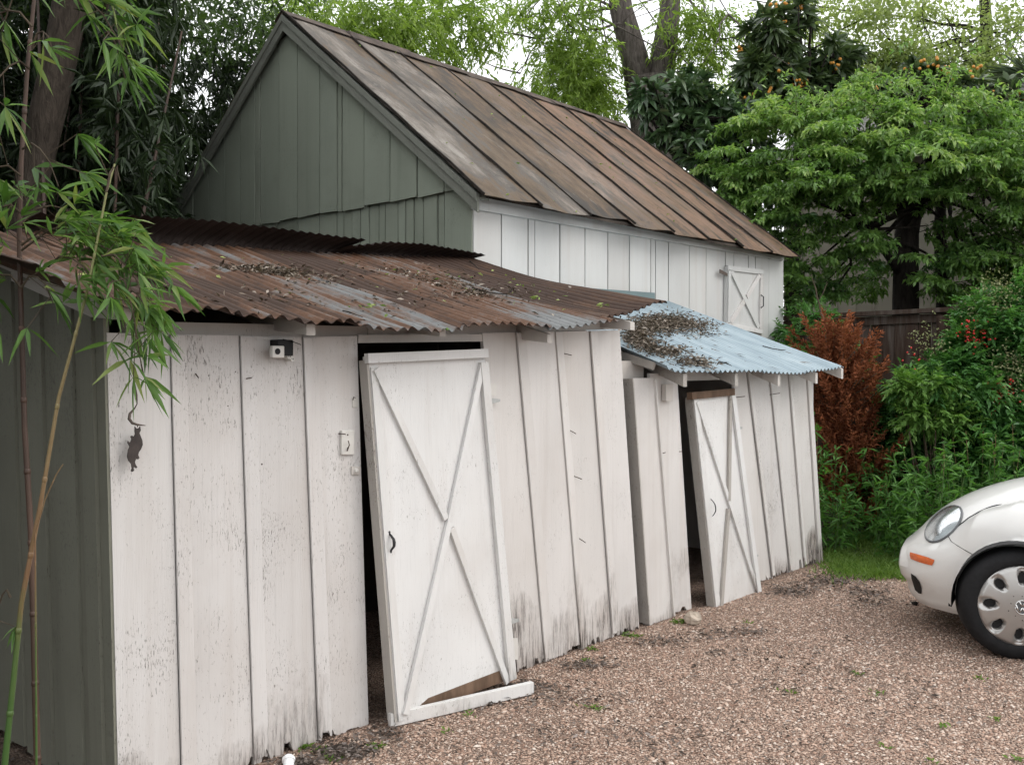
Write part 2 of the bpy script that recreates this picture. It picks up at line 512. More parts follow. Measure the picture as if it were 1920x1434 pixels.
M['nandina_new'] = leafmat('fresh nandina leaf', (.08, .19, .04), (.20, .34, .085), .42, .35)
M['blossom'] = leafmat('nandina panicle', (.17, .20, .09), (.30, .30, .16), .7, .2)
M['dead_leaf'] = leafmat('dead conifer needles', (.10, .034, .018), (.38, .135, .065), .8, .15, .1)
M['weed_leaf'] = leafmat('weed leaf', (.045, .135, .025), (.13, .29, .06), .5, .35)
M['grass'] = leafmat('grass blade', (.09, .17, .03), (.20, .31, .075), .55, .4)
M['litter'] = leafmat('dry leaf litter', (.055, .042, .033), (.22, .18, .145), .8, .05, .1, hue=(.45, .40, .35))
M['ground_litter'] = leafmat('dark ground litter', (.055, .044, .038), (.19, .155, .135), .8, .05, .1, hue=(.32, .28, .26))
M['fresh_bits'] = leafmat('green leaf bits', (.12, .22, .05), (.34, .40, .14), .6, .2, .2)
M['fruit'] = plain('orange fruit', (.62, .28, .045), .45, .4, .2, 30)
M['berry'] = plain('red berry', (.50, .025, .018), .35, .5, .25, 40)
M['palm_leaf'] = leafmat('palm leaf', (.06, .09, .05), (.12, .16, .09), .5, .2)
# gravel
n = NT('pink gravel')
P0 = n.n('NewGeometry').outputs['Position']
vo = n.n('TexVoronoi', Vector=P0, Scale=115)
cr = n.n('SeparateXYZ', Vector=vo.outputs['Color']).outputs[0]
big = n.noise(P0, 1.1, 5, .65); mid = n.noise(P0, 9, 4, .6)
col = n.ramp(cr, [(0, (.22, .138, .10)), (.35, (.39, .262, .198)), (.7, (.50, .365, .285)), (1, (.59, .475, .395))])
col = n.mix(n.step(vo.outputs['Distance'], .35, .75), col, (.10, .07, .055))
col = n.mix(n.math('MULTIPLY', n.step(n.math('ADD', n.math('MULTIPLY', big, .6), n.math('MULTIPLY', mid, .4)), .5, .62), .5), col, (.20, .14, .11))
sx = n.n('SeparateXYZ', Vector=P0)
far = n.step(n.math('ADD', sx.outputs[0], n.math('MULTIPLY', mid, .5)), 8.35, 8.75)
behind = n.step(n.math('SUBTRACT', n.math('ADD', sx.outputs[1], n.math('MULTIPLY', mid, .3)), n.math('MULTIPLY', sx.outputs[0], 0)), 6.6, 7.0)
soil = n.ramp(mid, [(.3, (.03, .024, .018)), (.55, (.06, .05, .035)), (.7, (.05, .07, .025))])
col = n.mix(n.math('MAXIMUM', far, behind), col, soil)
left = n.step(n.math('ADD', sx.outputs[0], n.math('MULTIPLY', n.math('SUBTRACT', mid, .5), .6)), 1.9, 1.5)
col = n.mix(left, col, (.06, .045, .035))
n.bsdf(col, .85, .2, n.bump(n.math('SUBTRACT', 1.0, vo.outputs['Distance']), .8, .012)); M['gravel'] = n.m
n = NT('pebble')
r = n.n('Attribute', {'attribute_name': 'rnd'}).outputs['Fac']
col = n.ramp(r, [(0, (.20, .122, .09)), (.25, (.40, .262, .196)), (.6, (.53, .378, .295)), (.85, (.60, .478, .395)), (1, (.68, .595, .52))])
n.bsdf(col, .8, .25); M['pebble'] = n.m
# car
def carpaint(name, col):
    n = NT(name)
    c = n.coords()
    f = n.noise(c, 900, 1, .5)
    cc = n.mix(f, tuple(x * .93 for x in col), col)
    b = n.bsdf(cc, .38, .5, Metallic=.08, Coat_Weight=.7, Coat_Roughness=.06)
    return n.m
M['car_paint'] = carpaint('pearl silver white car paint', (.74, .73, .705))
M['tyre'] = plain('tyre rubber', (.013, .013, .014), .75, .25, .3, 30)
M['hub'] = plain('silver wheel cover', (.44, .43, .415), .32, .5, .06, 8, Metallic=.75)
M['black_plastic'] = plain('black plastic', (.012, .012, .013), .6, .3, .2, 10)
M['line'] = plain('shut line', (.03, .03, .032), .8, .1, .1, 5)
M['amber'] = plain('amber lens', (.62, .13, .03), .25, .5, .15, 40)
n = NT('headlight glass')
c = n.coords((1, 1, 1)); f = n.noise(c, 14, 3, .6)
gl_ = n.n('BsdfGlossy', Color=(.9, .92, .93), Roughness=.22); tr_ = n.n('BsdfTransparent', Color=(.86, .89, .90))
fr_ = n.n('Fresnel', IOR=1.5)
mx_ = n.n('MixShader', i0=n.math('MULTIPLY', fr_.outputs[0], .7), i1=tr_.outputs[0], i2=gl_.outputs[0])
n.t.links.new(mx_.outputs[0], n.out.inputs[0]); M['headlight'] = n.m
M['reflector'] = plain('lamp reflector', (.46, .48, .49), .5, .5, .25, 9, Metallic=.2)
M['lamp_dark'] = plain('lamp bowl', (.27, .28, .285), .45, .5, .2, 9, Metallic=.2)
M['lamp_rim'] = plain('headlight rim', (.11, .115, .12), .35, .5, .1, 8)
M['logo'] = plain('chrome emblem', (.72, .72, .71), .2, .5, .05, 8, Metallic=.9)
M['glass_dark'] = plain('dark glass', (.02, .022, .024), .08, .6, .1, 3)
# house
M['siding'] = painted('beige siding paint', (.40, .37, .31), .0, grime=(.30, .28, .24))
M['shingle'] = plain('grey shingles', (.20, .195, .19), .9, .2, .4, 20, .5)
M['stone'] = plain('pale limestone', (.45, .38, .31), .85, .2, .3, 14, .6)

# ================================================================== SETTING
g = MB()
xs = np.linspace(-40, 60, 3)
g.grid([[(x, y, 0) for x in xs] for y in np.linspace(-40, 60, 3)])
tag(g.build('ground', M['gravel']), kind='structure')

# ================================================================== FRONT SHED (large lean-to with the X-braced door)
V1 = 3.48
shed = thing('lean_to_shed', (3.3, 4.2, 0), 'long low white board-and-batten shed with rusty corrugated roof, nearest the camera', 'shed')
def seam(t, b, v):
    a = on_v(*t, v); c = on_v(*b, v)
    def f(z): return a.x + (c.x - a.x) * (z - a.z) / (c.z - a.z)
    return f
s1 = [seam((199, 622), (220, 1434), V1), seam((319, 630), (340, 1434), V1), seam((449, 628), (476, 1434), V1), seam((567, 635), (597, 1395), V1),
      seam((672, 660), (692, 1340), V1)]
s1b = [seam((903, 626), (972, 1290), V1), seam((967, 625), (1022, 1252), V1), seam((1039, 619), (1089, 1226), V1), seam((1105, 619), (1148, 1200), V1), seam((1163, 619), (1200, 1176), V1)]
ztop1 = table([(on_v(199, 624, V1).x, on_v(199, 624, V1).z), (on_v(567, 632, V1).x, on_v(567, 632, V1).z), (on_v(1163, 619, V1).x, on_v(1163, 619, V1).z)])
def wall_boards(seams, v, ztop, parent, mats, th=.022, jag=.05, batten=.07, skip_first_batten=True, edge=True, zbot=0.0, bm=None):
    for i in range(len(seams) - 1):
        a, b = seams[i], seams[i + 1]
        zt = ztop(a(1.8)); zt2 = ztop(b(1.8))
        dv = random.uniform(-.004, .004)
        m = MB()
        z0 = zbot
        m.slab((a(z0) + .002, v + dv, z0), (b(z0) - .006, v + dv, z0), (b(zt2) - .006, v + dv + random.uniform(-.004, .004), zt2), (a(zt) + .002, v + dv, zt), (0, th, 0), n=36, jag=jag, rows=2)
        m.build('board', mats[i % len(mats)], parent)
        if i > 0 or not skip_first_batten:
            m = MB()
            w = batten * random.uniform(.9, 1.1)
            zz = random.uniform(0, .03)
            m.slab((a(zz) - .003, v - .015, zz), (a(zz) + w, v - .0085, zz), (a(zt) + w, v - .0085, zt - .004), (a(zt) - .003, v - .015, zt - .004), (0, .010, 0), n=8, jag=jag, rows=3)
            m.build('batten', (bm or mats)[i % len(bm or mats)], parent)
SP, SPH = M['shed_paint'], M['shed_paint_high']
wall_boards(s1, V1, ztop1, shed, [SP], jag=.055)
wall_boards(s1b, V1, ztop1, shed, [SPH], jag=.045)
# head board over the doorway, plate board under the eaves
m = MB()
a, b = on_v(672, 628, V1), on_v(905, 626, V1)
c, d = on_v(905, 640, V1), on_v(672, 643, V1)
m.hexa(d, c, b, a, (0, .022, 0)); m.build('lintel', M['trim_paint'], shed)
def plate(px0, py0, px1, py1, h, v, nm='plate'):
    a, b = on_v(px0, py0, v), on_v(px1, py1, v)
    m = MB(); m.hexa(a, b, b + Vector((0, 0, h)), a + Vector((0, 0, h)), (0, .04, 0)); m.build(nm, M['trim_paint'], shed)
plate(236, 629, 690, 634, .055, V1 + .035)
plate(690, 632, 1165, 617, .05, V1 + .03)
# sides, back and inside
ux0, ux1 = s1[0](1.0), s1b[-1](1.0)
US = s1[0]
zt_l = 1.86
edges = [205, 188, 164, 150, 118, 92, 60, 40, 8, -25, -70, -130, -220, -330]
for i in range(len(edges) - 1):
    pa, pb = on_u(edges[i], 1000, 1.665), on_u(edges[i + 1], 1000, 1.665)
    ya, yb = (pa.y if i else V1 + .002), min(pb.y, 5.1)
    if ya >= 5.08: break
    m = MB()
    dv = [0, -.012][i % 2] + random.uniform(-.002, .002)
    sh = .0
    z1 = 1.88 + (ya - V1) * .24; z2 = 1.88 + (yb - V1) * .24
    lean = lambda z: 1.705 + (US(0) - US(1.9)) * (0.5 - z / 1.9) * 1.0 + dv - .04
    m.slab((lean(.02), yb - .003, .02), (lean(.02), ya, .02), (lean(z1), ya, z1), (lean(z2), yb - .003, z2), (.02, 0, 0), n=6, jag=.06, rows=2)
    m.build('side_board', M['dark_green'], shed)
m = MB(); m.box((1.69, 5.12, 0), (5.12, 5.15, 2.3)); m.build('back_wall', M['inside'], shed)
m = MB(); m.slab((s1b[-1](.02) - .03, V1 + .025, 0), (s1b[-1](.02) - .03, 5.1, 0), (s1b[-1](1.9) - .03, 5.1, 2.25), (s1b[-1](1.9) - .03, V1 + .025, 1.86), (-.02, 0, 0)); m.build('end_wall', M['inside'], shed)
# torn masonry at the rotted foot of the boards
m = MB()
for k in range(16):
    p = on_z(random.uniform(625, 690), 1355 + random.uniform(-6, 8), .0)
    m.ball((p.x, V1 + .035 + random.uniform(-.01, .01), random.uniform(.0, .06)), random.uniform(.018, .035), 6, 4, (1.2, .7, 1), .25)
m.build('foot_rubble', M['raw_wood'], shed, kind='stuff')

# ---- roof of the front shed
eave_px = [(60, 500), (131, 541), (190, 570), (235, 583), (290, 583), (350, 590), (400, 585), (440, 592), (500, 603), (560, 612), (590, 616), (640, 612), (700, 618), (760, 620), (830, 620), (900, 617), (960, 616), (1030, 617), (1080, 613), (1120, 607), (1160, 604), (1200, 596), (1255, 573)]
ev = 3.20
ez = table([(on_v(x, y, ev).x, on_v(x, y, ev).z) for x, y in eave_px])
top_px = [(270, 458), (640, 480), (895, 488)]
tz = table([(-1, 2.27)] + [(on_v(x, y, 5.0).x, on_v(x, y, 5.0).z) for x, y in top_px])
roof = MB()
def corr(mb, u0, u1, eave, top, pitch=.0675, amp=.0085, rows=14, ph=0.0, lift=0.0, ragged=0.0, edge_noise=None, thick=.0015):
    n = max(2, int((u1 - u0) / pitch * 8))
    grid = []
    for j in range(rows + 1):
        t = j / rows
        row = []
        for i in range(n + 1):
            u = lerp(u0, u1, i / n)
            e = eave(u); p = top(u)
            q = Vector(e).lerp(Vector(p), t)
            if j == 0 and ragged: q.y += math.sin(u * 37) * ragged + math.sin(u * 91 + 1) * ragged * .5
            q.z += amp * math.sin(2 * math.pi * u / pitch + ph) + lift
            if edge_noise: q.z += edge_noise(u, t)
            row.append(q)
        grid.append(row)
    mb.grid(grid)
    mb.grid([[q - Vector((0, 0, .003)) for q in row][::-1] for row in grid])
sheets = [(1.28, 2.02), (1.96, 2.66), (2.60, 3.28), (3.22, 3.92), (3.86, 4.52), (4.44, 5.17)]
for k, (u0, u1) in enumerate(sheets):
    m = MB()
    dv = [0, .01, -.015, 0, .0, .015][k]
    def en(u, t, k=k, u0=u0, u1=u1):
        w = .006 * math.sin(u * 3.1 + k) * (1 - t) + .006 * math.sin(t * 9 + u * 5 + k)
        w -= .036 * 4 * t * (1 - t) * min(1, max(0, (u - 3.9) / .8))
        if k in (0, 1, 2): w += .010 * max(0, math.sin(u * 17 + k)) * (1 - t) ** 6
        return w
    ex = .07 if k == 5 else 0
    corr(m, u0, u1, lambda u: (u, ev + dv + ex, ez(u) + ex * .2), lambda u: (u, 5.02, tz(u)), lift=.012 + .004 * (k % 2), ragged=.009 if k < 3 else .004, edge_noise=en, rows=18)
    o = m.build('roof_sheet', M['rust_sheet'] if k in (5,) else M['rust_roof'], shed, smooth=True)
# curled up dark sheets along the top of the roof
def curl(pts, drop, name, ph):
    tp = [(on_v(x, y, 4.93).x, on_v(x, y, 4.93).z) for x, y in pts]
    f = table(tp)
    u0, u1 = tp[0][0], tp[-1][0]
    m = MB(); n = int((u1 - u0) / .0675 * 8); rows = []
    for j in range(9):
        t = j / 8
        row = []
        for i in range(n + 1):
            u = lerp(u0, u1, i / n)
            zt = f(u); zb = min(tz(u) - .01, zt - .08)
            y = 5.06 + .05 * math.sin(t * math.pi) - .17 * t * t
            w = .011 * math.sin(2 * math.pi * u / .0675 + ph)
            row.append(Vector((u + .10 * t, y + w * (1 - t * .3), lerp(zb, zt, t) + w * t * .6)))
        rows.append(row)
    m.grid(rows); m.grid([[q + Vector((0, .003, .001)) for q in r_][::-1] for r_ in rows])
    m.build(name, M['shaded_sheet'], shed, smooth=True)
curl([(30, 398), (215, 402), (360, 411), (480, 425), (600, 441), (655, 447)], .2, 'curled_sheet', 0)
curl([(628, 460), (700, 452), (770, 456), (830, 466), (885, 476)], .15, 'curled_sheet', 1.5)
# rafters
for (px, py, w) in [(243, 590, .04), (583, 613, .045), (830, 617, .04), (1031, 615, .04), (1186, 600, .045)]:
    e = on_v(px, py, ev + .085)
    m = MB()
    u = e.x; hz = ez(e.x) + .085 * (tz(e.x) - ez(e.x)) / 1.8 - .006 - (.05 if e.x > 3.8 else 0)
    slope = (tz(u) - ez(u)) / 1.8
    y0, y1 = ev + .085, 5.0
    m.add([(u - w / 2, y0, hz - .047), (u + w / 2, y0, hz - .047), (u + w / 2, y0, hz), (u - w / 2, y0, hz),
           (u - w / 2, V1 + .06, hz - .09 + slope * .25), (u + w / 2, V1 + .06, hz - .09 + slope * .25), (u + w / 2, y1, hz + slope * (y1 - y0) - .02), (u - w / 2, y1, hz + slope * (y1 - y0) - .02),
           (u - w / 2, y1, hz - .11 + slope * (y1 - y0)), (u + w / 2, y1, hz - .11 + slope * (y1 - y0))],
          [(0, 1, 2, 3), (0, 4, 5, 1), (4, 8, 9, 5), (3, 2, 6, 7), (8, 7, 6, 9), (1, 5, 9, 6, 2), (0, 3, 7, 8, 4)])
    m.build('rafter', M['trim_paint'], shed)

# ---- doors
def door(parent, TL, TR, BR, BL, vt, vb, th, stile, brace, top_mat, brace_mat, cross, left_face):
    tl, tr, br, bl = on_v(*TL, vt), on_v(*TR, vt), on_v(*BR, vb), on_v(*BL, vb)
    nrm_ = (tr - tl).cross(bl - tl).normalized()
    if nrm_.y > 0: nrm_ = -nrm_
    D = lambda s, t, o=0.0: tl.lerp(tr, s).lerp(bl.lerp(br, s), t) + nrm_ * o
    back = -nrm_
    m = MB()
    m.slab(D(0, .985), D(1, .985), D(1, 0), D(0, 0), back * (th - .018), n=22, jag=.03, rows=2)
    dr = m.build('door', M['door_paint'], parent)
    W = (tr - tl).length; H = (bl - tl).length
    def strip(name, p, q, w, mat, o0=.002, o1=.020, sh=0):
        # raised strip between two door points
        a = D(*p); b = D(*q)
        d_ = (b - a).normalized(); s_ = d_.cross(nrm_).normalized() * (w / 2)
        m = MB()
        m.slab(a - s_ + nrm_ * o1, a + s_ + nrm_ * o1, b + s_ + nrm_ * o1, b - s_ + nrm_ * o1, -nrm_ * (o1 - o0), n=3, rows=4)
        return m.build(name, mat, dr)
    return dr, D, strip, W, H, nrm_

d1, D1, strip1, W1, H1, N1 = door(shed, (691, 668), (908, 660), (963, 1270), (745, 1352), 3.415, 3.345, .06, .04, .05, None, None, None, None)
sw = .030
strip1('top_rail', (-.035, .006), (1.0, .004), .045, M['door_paint'], .002, .030)
strip1('stile', (1 - .035, .03), (1 - .035, 1.0), .055, M['door_paint'], .002, .024)
strip1('stile', (.030, .03), (.030, 1.0), .042, M['door_paint'], .002, .008)
strip1('brace', (.955, .035), (.525, .487), .034, M['door_paint'], .002, .020)
strip1('brace', (.525, .487), (.05, .985), .034, M['door_paint'], .002, .021)
strip1('brace', (.035, .035), (.505, .475), .034, M['door_paint'], .002, .018)
strip1('brace', (.545, .505), (.925, 1.005), .034, M['door_paint'], .002, .018)
m = MB(); m.slab(D1(0, 1.0, -.0), D1(0, 1.0, -.055), D1(0, 0.01, -.055), D1(0, 0.01, -.0), (D1(1, 0) - D1(0, 0)).normalized() * -.014, n=2, rows=6)
m.build('edge_strip', M['edge_wood'], d1)
m = MB(); m.slab(D1(.06, 1.0, .001), D1(1.0, 1.0, .001), D1(1.0, .962, .001), D1(.25, .967, .001), -N1 * .03, n=8, jag=.0)
m.build('bare_foot', M['raw_wood'], d1)
# iron pull
def pull(parent, D, s, t0, t1, N, mat, fat=.006, bow=.03, rose=True):
    a, b = D(s, t0, .004), D(s, t1, .004)
    m = MB()
    pts = [a + N * .0, a.lerp(b, .12) + N * bow * .45, a.lerp(b, .3) + N * bow * .95, a.lerp(b, .5) + N * bow * 1.05, a.lerp(b, .7) + N * bow * .95, a.lerp(b, .88) + N * bow * .45, b]
    m.tube(pts, [fat * .8, fat * .9, fat * 1.1, fat * 1.3, fat * 1.1, fat * .9, fat * .8], 8)
    if rose:
        for p, s_ in ((a, 1), (b, -1)):
            dd = (a - b).normalized() * s_
            m.ball(p + dd * .004, .012, 8, 5, (1, .45, 1.15)); m.ball(p + dd * .022, .006, 6, 4, (1, .5, 1.6))
    m.build('handle', mat, parent, smooth=True)
pull(d1, D1, .045, .485, .533, N1, M['dark_metal'])
# strap hinges
def hinge(parent, px, py, w, h, v, plate_rect=None):
    m = MB()
    pts = [(px, py - h * .5), (px + w, py - h * .35), (px + w, py + h * .05), (px, py + h * .5)]
    m.poly([on_v(x, y, v) for x, y in pts][::-1], (0, .004, 0))
    if plate_rect:
        x0, y0, x1, y1 = plate_rect
        q = MB(); q.poly([on_v(x, y, v - .002) for x, y in ((x0, y0), (x0, y1), (x1, y1), (x1, y0))], (0, .006, 0))
        q.build('hinge_plate', M['cream_plastic'], parent)
    m.build('hinge', M['grey_metal'], parent)
hinge(shed, 921, 752, 17, 11, 3.444, (920, 719, 931, 742))
hinge(shed, 958, 1164, 16, 12, 3.444, (960, 1196, 971, 1236))

# nails and hooks driven into the boards
for (px, py, qx, qy) in [(461, 711, 472, 708), (1061, 662, 1072, 666), (1071, 805, 1080, 813), (1082, 893, 1091, 898), (1089, 1008, 1098, 1017), (372, 700, 372, 708), (640, 813, 648, 814)]:
    m = MB(); a = on_v(px, py, V1 - .022); b = on_v(qx, qy, V1 - .035); a.y = V1 + .001
    m.tube([a, b], .0025, 6); m.build('nail', M['nail'], shed)
for (px, py) in [(391, 704), (441, 697), (465, 867), (491, 870), (427, 761), (347, 812)]:
    m = MB(); m.ball(on_v(px, py, V1 - .001), .004, 6, 4); m.build('nail_head', M['nail'], shed)
def rect_plate(name, x0, y0, x1, y1, v, th, mat, parent, extra=None, loc=None):
    m = MB()
    m.poly([on_v(x, y, v) for x, y in ((x0, y0), (x0, y1), (x1, y1), (x1, y0))], (0, th, 0))
    return soft(m.build(name, mat, parent), .002)
bx = on_v(653, 830, V1)
tp = thing('switch_plate', (bx.x, V1, bx.z), 'small painted blank switch plate on the wall left of the larger X-braced door', 'switch plate')
rect_plate('cover', 641, 807, 664, 852, V1 - .016, .014, M['cream_plastic'], tp)
m = MB(); a = on_v(651, 845, V1 - .018); b = on_v(653, 826, V1 - .03); m.tube([a, a.lerp(b, .5) + Vector((0, -.012, .004)), b], .0028, 6); m.build('wire_hook', M['nail'], tp)
m = MB()
for (x, y) in ((652, 815), (652, 840)): m.ball(on_v(x, y, V1 - .017), .004, 6, 4)
m.build('screw', M['nail'], tp)
bx = on_v(668, 882, V1)
kb = thing('latch_block', (bx.x, V1, bx.z), 'tiny square wooden latch block beside the larger doorway, below the switch plate', 'latch')
rect_plate('block', 660, 874, 676, 890, V1 - .012, .011, M['trim_paint'], kb)
m = MB(); m.ball(on_v(668, 882, V1 - .016), .012, 8, 5); m.build('knob', M['cream_plastic'], kb)
hk = on_v(663, 755, V1)
th_ = thing('catch_plate', (hk.x, V1, hk.z), 'small pale metal catch plate high beside the larger doorway', 'latch')
rect_plate('plate', 661, 745, 672, 764, V1 - .006, .005, M['cream_plastic'], th_)
m = MB(); m.tube([on_v(662, 750, V1 - .008), on_v(663, 744, V1 - .02), on_v(666, 746, V1 - .02)], .002, 6); m.build('hook', M['nail'], th_)

# wall light
lb = on_v(522, 655, V1)
lt = thing('wall_light', (lb.x, V1, lb.z), 'small dark box light with pale outlet sockets under the rusty eave', 'light')
m = MB(); m.box((lb.x - .045, V1 - .06, lb.z - .028), (lb.x + .035, V1 - .002, lb.z + .04)); soft(m.build('housing', M['black_plastic'], lt), .004)
m = MB(); c0 = on_v(519, 659, V1 - .075); m.box((c0.x - .028, V1 - .085, c0.z - .026), (c0.x + .032, V1 - .061, c0.z + .024)); bx_ = soft(m.build('socket_box', M['cream_plastic'], lt), .004)
m = MB(); m.tube([(c0.x - .004, V1 - .0862, c0.z), (c0.x - .004, V1 - .0885, c0.z)], .013, 12); m.build('socket_hole', M['black_plastic'], bx_)
for k, (x, y) in enumerate([(536, 663), (543, 668), (549, 673)]):
    m = MB(); p = on_v(x, y, V1 - .05)
    m.tube([p + Vector((0, .045, 0)), p], .011, 10); so_ = m.build('outlet', M['cream_plastic'], lt)
    m = MB()
    for q in (-.004, .004): m.box((p.x + q - .001, p.y - .001, p.z - .004), (p.x + q + .001, p.y + .001, p.z + .004))
    m.build('slot', M['black_plastic'], so_)
m = MB(); m.slab((lb.x + .02, V1 - .075, lb.z + .03), (lb.x + .07, V1 - .065, lb.z + .018), (lb.x + .06, V1 - .003, lb.z + .036), (lb.x + .02, V1 - .003, lb.z + .041), (0, 0, .004)); m.build('hood', M['black_plastic'], lt)

# hanging ornament
ZO = lambda x, y, v=V1 - .045: on_v(220 + x / 3.983, 600 + y / 3.983, v)
hp = ZO(108, 110)
orn = thing('hanging_ornament', (hp.x, V1 - .045, hp.z), 'dark cut-metal animal silhouette ornament hanging on a twisted strap near the shed corner', 'ornament')
out = [(133, 795), (143, 808), (163, 807), (172, 793), (176, 822), (166, 845), (173, 860), (188, 900), (191, 930), (177, 965), (162, 985), (157, 1008), (167, 1028), (155, 1040), (141, 1036), (132, 1060), (140, 1083), (151, 1098), (141, 1106), (124, 1092), (122, 1110), (127, 1123), (112, 1133), (104, 1127), (112, 1105), (105, 1072), (86, 1050), (77, 1020), (84, 970), (95, 945), (79, 915), (81, 902), (94, 915), (101, 910), (109, 890), (102, 868), (113, 863), (125, 872), (136, 850), (132, 830)]
m = MB(); m.poly([ZO(*p) for p in out][::-1], (0, .006, 0)); m.build('silhouette', M['bronze_metal'], orn)
path = [(108, 95), (110, 200), (112, 330), (124, 400), (119, 470), (134, 560), (145, 625), (135, 660), (103, 700), (92, 738), (106, 768), (140, 780), (205, 787)]
m = MB(); rad = [.0012, .0012, .002, .0035, .004, .0045, .002, .003, .0055, .006, .0055, .004, .0015]
m.tube([ZO(*p) + Vector((0, .01 * math.sin(i), 0)) for i, p in enumerate(path)], rad, 6); m.build('strap', M['nail'], orn, smooth=True)
m = MB(); m.tube([ZO(150, 800), ZO(152, 785)], .002, 6); m.tube([hp, Vector((hp.x, V1 + .02, hp.z + .004))], .002, 6); m.build('hook', M['nail'], orn)

# loose bottom rail of the door lying on the gravel
a, b = on_z(733, 1366, .0), on_z(1001, 1303, .0)
pk = thing('loose_plank', (a.x, a.y, 0), 'peeling white plank lying on the gravel under the larger X-braced door', 'plank')
m = MB(); a.z = b.z = 0.006
dd = (b - a).normalized(); sd2 = Vector((-dd.y, dd.x, 0)) * .02
m.slab(a, b, b + Vector((0, 0, .062)), a + Vector((0, 0, .062)), sd2 * 1.4, n=6, rows=2)
soft(m.build('plank', M['door_paint'], pk), .003)
pk2 = [o for o in pk.children][0]
m = MB(); e0 = b + dd * .001 + sd2 * .02
m.slab(e0, e0 + sd2 * 1.3, e0 + sd2 * 1.3 + Vector((0, 0, .058)), e0 + Vector((0, 0, .058)), dd * .002); m.build('cut_end', M['edge_wood'], pk)

# ================================================================== SECOND SHED (lower, galvanised roof)
V2 = 3.53
s2 = thing('small_shed', (6.5, 4.2, 0), 'lower white shed with pale blue-grey corrugated roof, to the right of the larger shed', 'shed')
q0 = [seam((1187, 709), (1219, 1186), V2 - .06), seam((1226, 712), (1263, 1178), V2 - .06), ]
q0c = seam((1271, 726), (1297, 1145), V2 - .03)
q1 = [seam((1376, 715), (1425, 1115), V2), seam((1402, 712), (1450, 1105), V2), seam((1443, 718), (1482, 1086), V2), seam((1479, 714), (1508, 1072), V2), seam((1511, 722), (1532, 1050), V2)]
zt2 = lambda u: 1.66
# projecting plank at the left end, with its grey edge
m = MB(); A, B = q0[0], q0[1]
zt = on_v(1187, 709, V2 - .06).z
m.slab((A(0), V2 - .06, .0), (B(0) - .002, V2 - .06, .0), (B(zt) - .002, V2 - .06, zt), (A(zt), V2 - .06, zt), (0, .05, 0), n=10, jag=.05, rows=2); m.build('board', SPH, s2)
m = MB(); m.slab((B(0), V2 - .03, .0), (q0c(0), V2 - .03, .0), (q0c(1.64), V2 - .03, 1.64), (B(1.64), V2 - .03, 1.64), (0, .02, 0), n=10, jag=.08, rows=2); m.build('board', SPH, s2)
m = MB(); m.slab((A(0) - .012, V2 - .066, 0.01), (A(0) - .001, V2 - .066, .01), (A(zt) - .001, V2 - .066, zt - .004), (A(zt) - .012, V2 - .066, zt - .004), (0, .085, 0)); m.build('edge_board', M['edge_wood'], s2)
m = MB(); m.slab((B(.0) - .004, V2 - .075, .01), (B(0) + .012, V2 - .075, .01), (B(1.6) + .012, V2 - .075, 1.6), (B(1.6) - .004, V2 - .075, 1.6), (0, .014, 0)); m.build('batten', SPH, s2)
wall_boards(q1, V2, zt2, s2, [SPH, SP, M['rot_paint'], M['rot_paint']], jag=.09, batten=.05)
# corner trim
a0 = seam((1511, 722), (1524, 1050), V2); a1 = seam((1521, 722), (1536, 1046), V2)
m = MB(); m.slab((q1[-1](0) + .003, V2 - .02, 0), (q1[-1](0) + .075, V2 - .02, 0), (q1[-1](1.66) + .075, V2 - .02, 1.655), (q1[-1](1.66) + .003, V2 - .02, 1.655), (0, .03, 0), n=4, jag=.03, rows=2); m.build('corner_trim', SPH, s2)
# head board over the doorway, inner walls
m = MB(); a, b = on_v(1277, 724, V2 + .02), on_v(1376, 715, V2 + .02); z0 = 1.585
m.slab((a.x - .1, V2 + .02, z0), (b.x + .02, V2 + .02, z0 + .01), (b.x + .02, V2 + .02, 1.72), (a.x - .1, V2 + .02, 1.72), (0, .02, 0)); m.build('lintel', M['trim_paint'], s2)
m = MB(); m.slab((s1b[-1](1.7) + .03, V2 + .02, 1.60), (B(1.6), V2 + .02, 1.60), (B(1.6), V2 + .02, 1.72), (s1b[-1](1.7) + .03, V2 + .02, 1.72), (0, .02, 0)); m.build('lintel', M['trim_paint'], s2)
ue = q1[-1](.8) + .06
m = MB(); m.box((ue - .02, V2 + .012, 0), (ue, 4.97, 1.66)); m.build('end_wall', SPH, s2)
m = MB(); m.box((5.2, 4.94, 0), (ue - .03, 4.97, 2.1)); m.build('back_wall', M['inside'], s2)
# roof
Re = [(1236, 694), (1252, 702), (1300, 699), (1400, 700), (1500, 702), (1560, 696), (1583, 690)]
rv = 3.28
r2e = table([(on_v(x, y, rv).x, on_v(x, y, rv).z) for x, y in Re])
U_L, U_R = 5.155, on_v(1582, 690, rv).x
r2t = lambda u: 2.30
sh2 = [(U_L, 5.86), (5.80, 6.50), (6.44, 7.2), (7.14, U_R)]
for k, (u0, u1) in enumerate(sh2):
    m = MB()
    corr(m, u0, u1, lambda u: (u, rv, r2e(u) + (.03 * max(0, 1 - (u - U_L) / .12))), lambda u: (u, 4.985, r2t(u) if u > 5.3 else r2t(u)), lift=.012 + .004 * (k % 2), rows=12,
         edge_noise=lambda u, t, k=k: .004 * math.sin(u * 4 + k + t * 5))
    m.build('roof_sheet', M['galv_roof'], s2, smooth=True)
